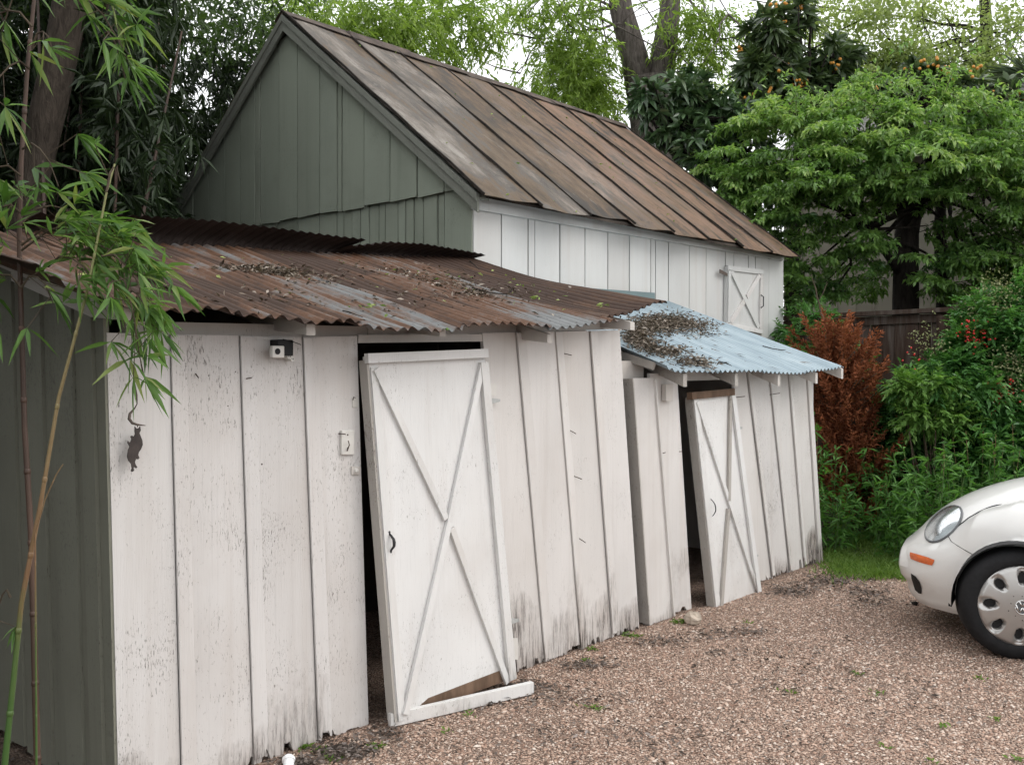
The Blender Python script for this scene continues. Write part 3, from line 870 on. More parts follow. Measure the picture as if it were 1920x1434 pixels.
# rafters: white tapered tails
for (px, py, w, dark) in [(1288, 705, .045, 1), (1384, 700, .045, 1), (1463, 703, .04, 0), (1533, 703, .04, 0), (1581, 697, .04, 0)]:
    e = on_v(px, py, rv + .03)
    u = e.x - w / 2; hz = r2e(min(max(u, U_L), U_R)) - .004
    slope = (2.30 - hz) / 1.7
    y0, y1 = rv + .03, 4.97
    hh = .085
    m = MB()
    m.add([(u - w / 2, y0, hz - hh), (u + w / 2, y0, hz - hh), (u + w / 2, y0, hz), (u - w / 2, y0, hz),
           (u - w / 2, V2 + .03, hz - .04 + slope * .22 - .03), (u + w / 2, V2 + .03, hz - .04 + slope * .22 - .03), (u + w / 2, y1, hz + slope * (y1 - y0) - .012), (u - w / 2, y1, hz + slope * (y1 - y0) - .012),
           (u - w / 2, y1, hz - .08 + slope * (y1 - y0)), (u + w / 2, y1, hz - .08 + slope * (y1 - y0))],
          [(0, 1, 2, 3), (0, 4, 5, 1), (4, 8, 9, 5), (3, 2, 6, 7), (8, 7, 6, 9), (1, 5, 9, 6, 2), (0, 3, 7, 8, 4)])
    m.build('rafter', M['trim_paint'] if not dark else M['edge_wood'], s2)
# verge board on the left edge of this roof
m = MB()
m.bar((U_L + .01, rv + .1, r2e(U_L) + .02 + .03), (U_L + .01, 3.75, r2e(U_L) + .155), .02, .05); m.build('verge_board', M['edge_wood'], s2)
# door
d2, D2, strip2, W2, H2, N2 = door(s2, (1300, 745), (1373, 737), (1424, 1117), (1343, 1152), 3.475, 3.40, .06, .04, .05, None, None, None, None)
strip2('top_rail', (-.09, -.008), (1.0, -.006), .05, M['raw_wood'], -.02, .024)
strip2('stile', (.965, .0), (.965, 1.0), .055, M['door_paint'], .002, .022)
strip2('stile', (.04, .0), (.04, 1.0), .06, M['door_paint'], .002, .010)
strip2('brace', (.05, .02), (.965, .995), .034, M['door_paint'], .002, .018)
strip2('brace', (.90, .015), (.53, .50), .036, M['edge_wood'], .002, .019)
strip2('brace', (.50, .535), (.08, .985), .036, M['edge_wood'], .002, .019)
m = MB(); m.slab(D2(0, 1.0, 0), D2(0, 1.0, -.06), D2(0, 0, -.06), D2(0, 0, 0), (D2(1, 0) - D2(0, 0)).normalized() * -.016, n=2, rows=6, jag=.02); m.build('edge_strip', M['edge_wood'], d2)
m = MB(); m.slab(D2(.02, 1.02, .002), D2(1.0, 1.02, .002), D2(1.0, .992, .002), D2(.02, .985, .002), -N2 * .03, n=6); m.build('bare_foot', M['raw_wood'], d2)
pull(d2, D2, .14, .47, .55, N2, M['dark_metal'], .0035, .03, False)
hinge(s2, 1383, 803, 9, 8, V2 - .036); hinge(s2, 1414, 1042, 8, 7, V2 - .036)
rect_plate('cover_plate', 1249, 720, 1262, 752, V2 - .07, .035, M['trim_paint'], s2)
for (px, py, qx, qy) in [(1243, 853, 1248, 848), (1275, 848, 1279, 846), (1452, 740, 1462, 737), (1389, 745, 1397, 743)]:
    m = MB(); a = on_v(px, py, V2 - .04); b = on_v(qx, qy, V2 - .05); a.y = V2 + .002; m.tube([a, b], .003, 6); m.build('nail', M['nail'], s2)

# ================================================================== BARN
VB, UB = 5.0, on_v(887, 480, 5.0).x
barn = thing('gabled_barn', (7.8, 7.5, 0), 'tall gabled barn with sage green gable, white side wall and brown seamed metal roof', 'barn')
UG = UB - .11
ap = on_u(529, 24, UG); ev_ = on_u(896, 357, UG)
RV, RZ, EV, EZ = ap.y, ap.z, ev_.y, ev_.z
BV = 2 * RV - VB
print('BARN', UB, RV, RZ, EV, EZ, BV)
ez_right = on_v(1490, 486, EV).z
def roofz(v): return EZ + (RZ - EZ) * (v - EV) / (RV - EV)
# side wall boards
xs_ = [887, 940, 990, 1003, 1050, 1097, 1140, 1180, 1220, 1229, 1253, 1292, 1324, 1360, 1376, 1403, 1416, 1442, 1470]
us = [on_v(x, 480, VB).x for x in xs_]
UE = us[-1]
wt = roofz(VB) - .05
DL, DR = on_v(1361, 498, VB), on_v(1431, 506, VB)
DBz = on_v(1400, 622, VB).z
for i in range(len(us) - 1):
    m = MB(); dv = random.uniform(-.003, .004)
    gp = .0075
    over_door = us[i] > DL.x - .05 and us[i + 1] < DR.x + .05
    if over_door:
        z0 = DL.z + .0
    else: z0 = 0.0
    m.slab((us[i] + gp, VB + dv, z0), (us[i + 1] - gp, VB + dv, z0), (us[i + 1] - gp, VB + dv, wt), (us[i] + gp, VB + dv, wt), (0, .022, 0), rows=1)
    m.build('board', M['barn_paint'], barn)
m = MB(); m.slab((DL.x - .03, VB + .001, 0), (DR.x + .03, VB + .001, 0), (DR.x + .03, VB + .001, DBz - .06), (DL.x - .03, VB + .001, DBz - .06), (0, .022, 0)); m.build('board', M['barn_paint'], barn)
m = MB(); m.box((UB + .01, VB + .03, 0), (UE - .01, VB + .06, wt)); m.build('wall_backing', M['inside'], barn)
# frieze board
m = MB(); a, b = on_v(888, 392, VB - .03), on_v(1470, 489, VB - .03)
m.hexa(a, b, Vector((b.x, VB - .03, EZ + .0)), Vector((a.x, VB - .03, EZ + .0)), (0, .028, 0)); m.build('frieze', M['barn_paint'], barn)
# loft door
tl, tr, br, bl = on_v(1363, 499, VB - .035), on_v(1429, 507, VB - .035), on_v(1427, 625, VB - .035), on_v(1361, 612, VB - .035)
DD = lambda s, t, o=0.0: tl.lerp(tr, s).lerp(bl.lerp(br, s), t) + Vector((0, -o, 0))
m = MB(); m.slab(DD(0, 1), DD(1, 1), DD(1, 0), DD(0, 0), (0, .03, 0), n=4, rows=4); ld = m.build('loft_door', M['barn_paint'], barn)
def strip3(nm, p, q, w, mat=None):
    a, b = DD(*p), DD(*q); d_ = (b - a).normalized(); s_ = d_.cross(Vector((0, -1, 0))).normalized() * (w / 2); f = Vector((0, -.018, 0))
    m = MB(); m.slab(a - s_ + f, a + s_ + f, b + s_ + f, b - s_ + f, (0, .016, 0), n=2, rows=3); m.build(nm, mat or M['barn_paint'], ld)
strip3('rail', (.0, .03), (1, .03), .05); strip3('rail', (.0, .97), (1, .97), .05, M['door_paint'])
strip3('stile', (.05, .06), (.05, .94), .05); strip3('stile', (.95, .06), (.95, .94), .05, SP)
strip3('brace', (.10, .08), (.90, .92), .055); strip3('brace', (.90, .08), (.54, .46), .055, SP); strip3('brace', (.46, .54), (.10, .92), .055, SP)
m = MB(); hh_ = DD(.93, .5, .02); m.tube([hh_ + Vector((0, 0, .07)), hh_ + Vector((.0, -.03, .05)), hh_ + Vector((0, -.03, -.05)), hh_ + Vector((0, 0, -.07))], .006, 6); m.build('handle', M['dark_metal'], ld)
m = MB(); a = DD(0, .12, .01); m.poly([a, a + Vector((-.16, 0, .03)), a + Vector((-.16, 0, -.01)), a + Vector((0, 0, -.03))], (0, .006, 0)); m.build('hinge', M['nail'], ld)
m = MB(); m.hexa(DD(-.02, 1.04, .0), DD(1.02, 1.04, .0), DD(1.02, 1.0, .0), DD(-.02, 1.0, .0), (0, .02, 0)); m.build('sill', M['edge_wood'], ld)
# gable boards: upper tier laps over the lower one
def gable_boards(xs, ybot, ytop, u, mat, nm, th=.02, off=None):
    prev = None
    for i in range(len(xs) - 1):
        xa, xb = xs[i], xs[i + 1]
        pa, pb = on_u(xa, ybot(xa), u), on_u(xb, ybot(xb), u)
        za = ytop(pa.y); zb = ytop(pb.y)
        dv = random.uniform(-.006, .004)
        m = MB()
        warp = random.uniform(0, .012); gp_ = random.choice([0, 0, .004, .010])
        # seen from the front the left edge lies farther into y
        m.slab((u + dv - warp, pa.y - .007, pa.z + random.uniform(-.012, .008)), (u + dv, pb.y + .007 + gp_, pb.z + random.uniform(-.012, .008)), (u + dv, pb.y + .007, zb), (u + dv, pa.y - .007, za), (th, 0, 0), n=3, rows=2)
        m.build(nm, mat, barn)
gt = lambda v: min(roofz(v), roofz(2 * RV - v)) - .06
xu = [283, 312, 338, 363, 392, 423, 452, 479, 489, 524, 559, 601, 633, 642, 683, 732, 783, 833, 886]
yb_ = table([(270, 470), (440, 432), (489, 421), (601, 400), (640, 395), (722, 380), (770, 371), (833, 361), (890, 352)])
gable_boards([x for x in xu if x < 634] + [642, 683, 732, 783, 833, 880], yb_, gt, UB - .03, M['green_paint'], 'gable_board')
xl = [283, 330, 380, 430, 480, 520, 560, 600, 632, 645, 661, 677, 693, 711, 723, 747, 762, 777, 795, 821, 834, 886]
gable_boards(xl, lambda x: 640, lambda v: min(gt(v), on_u(700, 350, UB).z), UB, M['green_paint'], 'lower_board')
m = MB(); m.slab((UB + .03, BV, 0), (UB + .03, VB + .03, 0), (UB + .03, VB + .03, roofz(VB) - .1), (UB + .03, BV, roofz(VB) - .1), (.02, 0, 0)); m.build('wall_backing', M['inside'], barn)
m = MB(); m.poly([(UB + .03, VB + .05, roofz(VB) - .1), (UB + .03, RV, RZ - .12), (UB + .03, BV - .05, roofz(VB) - .1)], (.02, 0, 0)); m.build('wall_backing', M['inside'], barn)
m = MB(); m.poly([(UE - .02, VB + .02, 0), (UE - .02, VB + .02, roofz(VB) - .06), (UE - .02, RV, RZ - .1), (UE - .02, BV, roofz(VB) - .06), (UE - .02, BV, 0)], (.03, 0, 0)); m.build('far_gable', M['barn_paint'], barn)
m = MB(); m.box((UB + .02, BV - .03, 0), (UE - .03, BV, roofz(VB) - .05)); m.build('rear_wall', M['barn_paint'], barn)
# rake boards
for (va, za, vb_, zb) in [(EV + .01, EZ, RV, RZ), (2 * RV - EV - .01, EZ, RV, RZ)]:
    m = MB()
    a = Vector((UG + .004, va, za)); b = Vector((UG + .004, vb_, zb))
    m.slab(a + Vector((0, 0, -.16)), b + Vector((0, 0, -.16)), b + Vector((0, 0, -.022)), a + Vector((0, 0, -.022)), (.022, 0, 0), n=10, rows=1); m.build('rake_board', M['green_grey'], barn)
    m = MB()
    m.slab(a + Vector((-.012, 0, -.075)), b + Vector((-.012, 0, -.075)), b + Vector((-.012, 0, -.020)), a + Vector((-.012, 0, -.020)), (.014, 0, 0), n=10, rows=1); m.build('rake_trim', M['green_grey'], barn)
    m = MB()
    m.slab(a + Vector((.027, 0, -.06)), b + Vector((.027, 0, -.06)), b + Vector((.027, 0, -.035)), a + Vector((.027, 0, -.035)), (.10, 0, 0)); m.build('soffit', M['green_grey'], barn)
# roof panels on the near slope
seam_px = [((529, 24), (896, 357)), ((647, 69), (1005, 386)), ((739, 99), (1097, 407)), ((824, 129), (1180, 423)), ((904, 156), (1254, 441)), ((976, 177), (1320, 457)), ((1045, 199), (1384, 467)), ((1104, 218), (1439, 475)), ((1168, 234), (1491, 487))]
se = []
for (r_, e_) in seam_px:
    se.append((on_v(*r_, RV).x, on_v(*e_, EV).x))
print('SEAMS', [(round(a, 2), round(b, 2)) for a, b in se])
ub0 = se[0][1]; dU = (se[-1][1] - se[0][1]) / (len(se) - 1)
EVO = EV - .05
nslope = Vector((0, -(RZ - EZ), RV - EV)).normalized()
def slope_pt(ua, ub, t, lift=0.0):
    # t = 0 at the ridge, 1 at the eave (slightly past it)
    u = lerp(ua, ub, t)
    v = lerp(RV, EVO, t); z = roofz(v)
    return Vector((u, v, z)) + nslope * lift
for i in range(len(se) - 1):
    m = MB(); rows = []
    ra, rb = se[i], se[i + 1]
    for j in range(13):
        t = j / 12
        row = []
        for k in range(7):
            s_ = k / 6
            p = slope_pt(lerp(ra[0], rb[0], s_), lerp(ra[1], rb[1], s_), t + (.012 * (1 - s_) - .012 + .015 * math.sin(i * 2.2) if j == 12 else 0), .006 + .004 * math.sin(s_ * 6.3 + i) + .004 * math.sin(t * 11 + i * 2 + s_ * 3) - (.012 * (1 - abs(2 * s_ - 1)) if j == 12 else 0))
            row.append(p)
        rows.append(row)
    m.grid([r_[::-1] for r_ in rows]); m.grid([[q - nslope * .006 for q in r_] for r_ in rows])
    # thin front lip
    m.build('roof_panel', M['barn_roof'], barn, smooth=True)
for i in range(len(se)):
    m = MB()
    pts = [slope_pt(se[i][0], se[i][1], t / 14 * 1.002, .016 + .004 * math.sin(t * 1.7 + i)) for t in range(15)]
    for k in range(14): m.bar(pts[k], pts[k + 1], .012, .018, nslope)
    m.build('seam', M['seam'], barn)
# far slope and ridge cap
m = MB(); bz = lambda v: roofz(2 * RV - v)
m.slab((se[-1][0], 2 * RV - EVO, bz(2 * RV - EVO)), (se[0][0], 2 * RV - EVO, bz(2 * RV - EVO)), (se[0][0], RV, RZ), (se[-1][0], RV, RZ), (0, 0, -.02), n=4, rows=4); m.build('rear_slope', M['barn_roof'], barn)
for i in range(7):
    u0 = lerp(se[0][0] - .01, se[-1][0], i / 7); u1 = lerp(se[0][0] - .01, se[-1][0], (i + 1) / 7) + .03
    m = MB(); w = .11; sl_ = (RZ - EZ) / (RV - EV)
    zc = RZ + .03 + random.uniform(-.006, .01); k0, k1 = random.uniform(-.008, .008), random.uniform(-.008, .012)
    m.add([(u0, RV - w, RZ - w * sl_ + .028 + k0), (u0, RV, zc), (u0, RV + w, RZ - w * sl_ + .03), (u1, RV - w, RZ - w * sl_ + .030 + k1), (u1, RV, zc + random.uniform(-.005, .008)), (u1, RV + w, RZ - w * sl_ + .03)],
          [(0, 3, 4, 1), (1, 4, 5, 2)])
    m.add([(p[0], p[1], p[2] - .006) for p in m.v[:6]], [(0, 1, 4, 3), (1, 2, 5, 4)])
    m.build('ridge_cap', M['ridge'], barn)
# deck so that no light enters under the panels
m = MB(); m.slab((se[0][1] + .1, EVO + .06, roofz(EVO + .06) - .03), (se[-1][1] - .05, EVO + .06, roofz(EVO + .06) - .03), (se[-1][0] - .05, RV, RZ - .03), (se[0][0] + .1, RV, RZ - .03), (0, 0, -.02)); m.build('roof_deck', M['inside'], barn)

# board leaning along the barn wall above the rusty roof
a, b = on_v(1098, 545, VB - .05), on_v(1228, 562, VB - .05)
c_, d_ = on_v(1228, 549, VB - .05), on_v(1098, 541, VB - .05)
tb = thing('painted_board', (a.x, VB - .05, a.z - .02), 'blue-grey painted board leaning flat against the white barn wall above the rusty roof', 'board')
m = MB(); m.hexa(a + Vector((-.3, 0, -.02)), b, c_, d_ + Vector((-.3, 0, .0)), (0, .02, 0)); m.build('board', M['teal_paint'], tb)

# ================================================================== FENCE AND HOUSE BEHIND
UF = 11.5
fence = thing('board_fence', (UF, 4.5, 0), 'weathered dark brown board fence behind the dead conifer', 'fence')
v_left, v_right = on_u(1440, 600, UF).y, on_u(2080, 600, UF).y
zf = table([(v_right - 1, 2.42), (on_u(1877, 572, UF).y, on_u(1877, 574, UF).z), (on_u(1569, 591, UF).y, on_u(1569, 593, UF).z), (v_left + 3, 2.34)])
v = v_left + 2.0
k = 0
while v > v_right:
    w = random.choice([.13, .14, .14, .15])
    zt = zf(v) - .075
    m = MB()
    du = random.uniform(-.008, .008)
    m.slab((UF + du, v, .03), (UF + du + random.uniform(-.004, .004), v - w + .008, .03), (UF + du, v - w + .008, zt), (UF + du, v, zt), (.02, 0, 0), n=2, jag=.02)
    m.build('fence_board', M['fence_wood'], fence)
    v -= w; k += 1
vp = on_u(1770, 600, UF).y
for vv in (vp, vp + 2.3, vp - 2.3):
    m = MB(); m.box((UF - .10, vv - .05, 0), (UF - .012, vv + .05, zf(vv) - .07)); m.build('post', M['fence_wood'], fence)
for (za, hgt, du, dep) in [(-.05, .05, -.12, .16), (-.16, .10, -.035, .02)]:
    m = MB()
    m.slab((UF + du, v_left + 2, zf(v_left) + za), (UF + du, v_right, zf(v_right) + za), (UF + du, v_right, zf(v_right) + za + hgt), (UF + du, v_left + 2, zf(v_left) + za + hgt), (dep, 0, 0), n=8); m.build('cap_rail', M['fence_wood'], fence)
m = MB(); vq = on_u(1643, 764, UF).y
m.slab((UF - .035, v_left + 2, 1.08), (UF - .035, v_right, 1.08), (UF - .035, v_right, 1.25), (UF - .035, v_left + 2, 1.25), (.02, 0, 0)); m.build('kick_rail', M['fence_wood'], fence)

UH = 15.0
house = thing('beige_house', (UH, 6, 0), 'beige house with vertical siding and grey shingle roof behind the trees', 'house')
h0, h1 = on_u(1470, 500, UH).y, on_u(2250, 500, UH).y
zE = on_u(1900, 262, UH).z
v = h0; 
while v > h1:
    m = MB(); m.box((UH, v - .295, 0), (UH + .03, v, zE)); m.build('siding_board', M['siding'], house); 
    m = MB(); m.box((UH - .018, v - .32, 0), (UH - .001, v - .275, zE)); m.build('batten', M['siding'], house)
    v -= .30
m = MB(); m.slab((UH - .45, h0 + .3, zE - .05), (UH - .45, h1 - .3, zE - .05), (UH + 3.4, h1 - .3, zE + 1.7), (UH + 3.4, h0 + .3, zE + 1.7), (0, 0, .12)); m.build('roof', M['shingle'], house)
m = MB(); m.box((UH - .48, h1 - .3, zE - .14), (UH - .452, h0 + .3, zE + .06)); m.build('fascia', M['siding'], house)
m = MB(); m.box((UH + .04, h1, 0), (UH + 6, h0, zE)); m.build('wall_core', M['siding'], house)

# ================================================================== CAR
TH = R(-30)
hx, hy = -math.cos(TH), -math.sin(TH)                 # heading in camera right / forward
head = RIGHT * hx + FWDH * hy
phi = math.atan2(head.y, head.x)
wl = on_z(1913, 1240, 0.0)
HUB = on_v(1913, 1142, 0) if False else None
left_dir = Vector((-head.y, head.x, 0))
root = Vector((wl.x, wl.y, 0)) - left_dir * .80
car = thing('compact_car', root, 'pearl white rounded compact car parked at the right edge, nose towards the shed', 'car', rz=phi)
CM = Matrix.Translation(root) @ Matrix.Rotation(phi, 4, 'Z')
CMI = CM.inverted()
XC, AX, BY = -1.255, 1.955, .862
PE = 2.55
def plan(a):
    c, s_ = math.cos(a), math.sin(a)
    return (XC + AX * math.copysign(abs(c) ** (2 / PE), c), BY * math.copysign(abs(s_) ** (2 / PE), s_))
ftop = table([(-3.3, .60), (-3.0, .68), (-2.5, .80), (-2.1, .78), (-1.7, .72), (-1.25, .70), (-.8, .77), (-.45, .85), (-.15, .895), (.1, .88), (.3, .82), (.45, .745), (.56, .66), (.66, .59), (.8, .555)])
ARC = .356; ZW = .316
def zlow(x):
    for xc in (0.0, -2.51):
        if abs(x - xc) < ARC: return max(.165, ZW + math.sqrt(ARC ** 2 - (x - xc) ** 2))
    return .165
# profile (inset, fraction of height between .2 and the fender top)
def profile(x, y):
    zt = ftop(x)
    nose = min(1, max(0, (x - .30) / .25))
    P = []
    for (d, f) in [(.07, 0), (.035, .06), (.012, .14), (.0, .26), (-.004, .38), (-.004, .50), (.0, .58), (.006, .66), (.018, .74), (.04, .82), (.075, .89), (.125, .95), (.19, .985), (.27, 1.0)]:
        z_ = .165 + (zt - .165) * f
        # bumper bulge and its ledge
        b = nose * .050 * max(0, 1 - ((z_ - .43) / .15) ** 4) if abs(z_ - .43) < .15 else 0
        lean = nose * .16 * max(0, z_ - .56) / .2
        P.append((d * (1 - .3 * nose) - b + lean, z_))
    return P
angs = []
for q in np.linspace(0, 1, 340): angs.append(q * 2 * math.pi)
rows = []
A_ = [a for a in angs]
def normal_in(a):
    x0, y0 = plan(a - .004); x1, y1 = plan(a + .004)
    t = Vector((x1 - x0, y1 - y0)); t.normalize()
    return Vector((-t.y, t.x))     # inward for counter-clockwise
# resample plan by arc length
fine = [plan(a) for a in np.linspace(0, 2 * math.pi, 4000)]
L = np.concatenate([[0], np.cumsum([math.hypot(fine[i + 1][0] - fine[i][0], fine[i + 1][1] - fine[i][1]) for i in range(len(fine) - 1)])])
NS = 700
tt = np.interp(np.linspace(0, L[-1], NS + 1), L, np.linspace(0, 2 * math.pi, 4000))
cols = []
for a in tt:
    x, y = plan(a); ni = normal_in(a + 1e-5)
    pr = profile(x, abs(y))
    zl = zlow(x) if abs(y) > .55 else .165
    c = []
    # subdivide the profile
    pp = []
    for i in range(len(pr) - 1):
        for s_ in (0, .5): pp.append((lerp(pr[i][0], pr[i + 1][0], s_), lerp(pr[i][1], pr[i + 1][1], s_)))
    pp.append(pr[-1])
    dl = np.interp(zl, [p[1] for p in pp], [p[0] for p in pp])
    for (d, z_) in pp:
        if z_ < zl: d, z_ = float(dl), zl
        c.append(Vector((x + ni.x * d, y + ni.y * d, z_)))
    cols.append(c)
bm_ = MB(); bm_.grid([[cols[i][j] for i in range(NS + 1)] for j in range(len(cols[0]))])
body = bm_.build('body_shell', M['car_paint'], car, smooth=True, local=True)
# hood, cabin and tail dome
zc_ = table([(-3.22, .55), (-3.1, .74), (-2.9, .95), (-2.6, 1.16), (-2.3, 1.33), (-1.9, 1.47), (-1.5, 1.50), (-1.15, 1.44), (-.85, 1.27), (-.62, 1.08), (-.5, 1.05), (-.3, 1.03), (-.1, 1.00), (.1, .95), (.3, .87), (.45, .78), (.56, .69), (.64, .59), (.70, .50)])
wc_ = table([(-3.22, .25), (-3.0, .48), (-2.6, .66), (-2.0, .74), (-1.2, .75), (-.6, .70), (-.3, .67), (0, .645), (.3, .59), (.45, .54), (.56, .49), (.66, .40), (.72, .30)])
def smooth_tab(f, x, h=.07): return (f(x - h) + 2 * f(x) + f(x + h)) / 4
dome = MB(); rows = []
for x in np.linspace(-3.2, .71, 90):
    w = smooth_tab(wc_, x); zt = smooth_tab(zc_, x); zb = .40
    ex = 2.3
    row = []
    for k in range(41):
        a = math.pi * k / 40
        c, s_ = math.cos(a), math.sin(a)
        row.append(Vector((x, w * math.copysign(abs(c) ** (2 / ex), c), zb + (zt - zb) * abs(s_) ** (2 / ex))))
    rows.append(row)
dome.grid(rows)
hd = dome.build('hood_and_cabin', M['car_paint'], car, smooth=True, local=True)
# glasshouse band
gl = MB()
rows = []
for x in np.linspace(-2.75, -.66, 50):
    w = smooth_tab(wc_, x) + .004; zt = smooth_tab(zc_, x); zb = .40; ex = 2.3
    row = []
    for k in range(31):
        z_ = lerp(.98, min(1.40, zt - .03), k / 30)
        if zt < 1.05: z_ = lerp(.98, zt - .02, k / 30)
        s_ = ((z_ - zb) / (zt - zb))
        c = max(0, 1 - s_ ** ex) ** (1 / ex)
        row.append(Vector((x, w * c + .003, z_)))
    rows.append(row)
gl.grid(rows); gl.grid([[Vector((p.x, -p.y, p.z)) for p in r_][::-1] for r_ in rows])
gl.build('side_window', M['glass_dark'], car, smooth=True, local=True)
# shut line between fender and hood, panel gap to the bumper
m = MB()
def strip_line(pts, r=.004): m.tube(pts, r, 5)
bvh = BVHTree.FromPolygons([tuple(p) for p in bm_.v], bm_.f)
bvd = BVHTree.FromPolygons([tuple(p) for p in dome.v], dome.f)
def cast(px, py, trees=None):
    o = CMI @ CAM; d = (CMI.to_3x3() @ ray(px, py)).normalized()
    best = None
    for t in (trees or (bvh, bvd)):
        h = t.ray_cast(o, d)
        if h[0] is not None and (best is None or h[3] < best[3]): best = h
    if best is None: return None
    nn = best[1]
    if nn.dot(d) > 0: nn = -nn
    return best[0], nn
def decal(name, outline, mat, lift=.004, parent=car, dome_=0.0, centre=None, rings=5):
    cxp = sum(p[0] for p in outline) / len(outline); cyp = sum(p[1] for p in outline) / len(outline)
    m = MB(); rows = []
    for k in range(rings + 1):
        f = 1 - k / rings
        row = []
        for (x, y) in outline + outline[:1]:
            h = cast(cxp + (x - cxp) * max(f, .001), cyp + (y - cyp) * max(f, .001))
            if h is None: continue
            row.append(h[0] + h[1] * (lift + dome_ * (1 - f * f)))
        if len(row) != len(outline) + 1: return None
        rows.append(row)
    m.grid(rows); 
    return m.build(name, mat, parent, smooth=True, local=True)
def ellipse(cx, cy, a, b, ang, n=28):
    return [(cx + a * math.cos(t) * math.cos(ang) - b * math.sin(t) * math.sin(ang), cy + a * math.cos(t) * math.sin(ang) + b * math.sin(t) * math.cos(ang)) for t in np.linspace(0, 2 * math.pi, n, endpoint=False)]
ZC = lambda x, y: (1640 + x / 3.586, 860 + y / 3.586)
hl = ellipse(*ZC(467, 440), 42.5, 22, R(-44))
print('HL', cast(*ZC(467, 440)))
lamp = decal('headlight', ellipse(*ZC(467, 440), 41, 20.5, R(-44)), M['headlight'], .012, dome_=.016)
decal('reflector', ellipse(*ZC(467, 440), 41, 20.5, R(-44)), M['reflector'], .003, parent=lamp or car)
decal('bowl', ellipse(*ZC(492, 405), 20, 12, R(-44)), M['lamp_dark'], .005, parent=lamp or car)
decal('bulb', ellipse(*ZC(500, 392), 7, 5, R(-44)), M['logo'], .008, parent=lamp or car, dome_=.006)
decal('turn_bulb', ellipse(*ZC(430, 490), 9, 6, R(-44)), M['logo'], .006, parent=lamp or car, dome_=.005)
m = MB(); pts = []
for p in hl:
    h = cast(*p)
    if h: pts.append(h[0] + h[1] * .004)
if len(pts) > 10: m.tube(pts + pts[:1], .008, 6); m.build('headlight_rim', M['lamp_rim'], car, smooth=True, local=True)
decal('side_marker', [ZC(*p) for p in [(243, 628), (300, 645), (360, 662), (405, 678), (403, 690), (388, 716), (340, 705), (290, 690), (247, 672), (241, 650)]], M['amber'], .006, dome_=.004)
decal('lower_grille', [ZC(*p) for p in [(247, 768), (280, 790), (305, 825), (318, 865), (318, 905), (300, 903), (275, 880), (262, 840), (250, 800)]], M['black_plastic'], .004)
# panel gap below the headlight
m = MB(); pts = []
for (x, y) in [(490, 510), (515, 555), (560, 585), (610, 615), (655, 640)]:
    h = cast(*ZC(x, y))
    if h: pts.append(h[0] + h[1] * .0005)
if len(pts) > 1: m.tube(pts, .0025, 5); m.build('bumper_gap', M['line'], car, local=True)
for sg in (1, -1):
    m = MB(); pts = []
    for x in np.linspace(-.58, .43, 40):
        # line where the fender meets the hood
        best = None
        for y in np.linspace(.80, .30, 200):
            hs = bvh.ray_cast(Vector((x, y * sg, 2)), Vector((0, 0, -1))); hd_ = bvd.ray_cast(Vector((x, y * sg, 2)), Vector((0, 0, -1)))
            if hs[0] is not None and hd_[0] is not None and hd_[0].z >= hs[0].z: best = hs[0]; break
            if hs[0] is None and hd_[0] is not None: best = hd_[0]; break
        if best is not None: pts.append(best + Vector((0, 0, .001)))
    if len(pts) > 3: m.tube(pts, .005, 5); m.build('shut_line', M['line'], car, smooth=True, local=True)
# arch lips, wheel wells
for xc in (0.0, -2.51):
    for sg in (1, -1):
        m = MB(); pts = []
        for a in np.linspace(-.32, math.pi + .32, 40):
            x = xc + ARC * math.cos(a); z_ = ZW + ARC * math.sin(a)
            if z_ < .165: continue
            yy = [plan(q) for q in tt]
            y = np.interp(x, *zip(*sorted((p[0], p[1]) for p in fine if p[1] > 0.3)))
            pts.append(Vector((x, (y - .006) * sg, z_)))
        m.tube(pts, .004, 6); m.build('arch_lip', M['car_paint'], car, smooth=True, local=True)
        m = MB(); n_ = 28
        ring = lambda y, rr: [Vector((xc + rr * math.cos(a), y * sg, ZW + rr * math.sin(a))) for a in np.linspace(-.12, math.pi + .12, n_)]
        m.grid([ring(.83, ARC + .004), ring(.50, ARC + .004)]); m.grid([ring(.50, ARC + .004), [Vector((xc, .50 * sg, ZW))] * n_])
        m.build('wheel_well', M['black_plastic'], car, local=True)
m = MB(); m.slab((-3.0, -.70, .215), (.40, -.55, .215), (.40, .55, .215), (-3.0, .70, .215), (0, 0, .02)); m.build('underbody', M['black_plastic'], car, local=True)
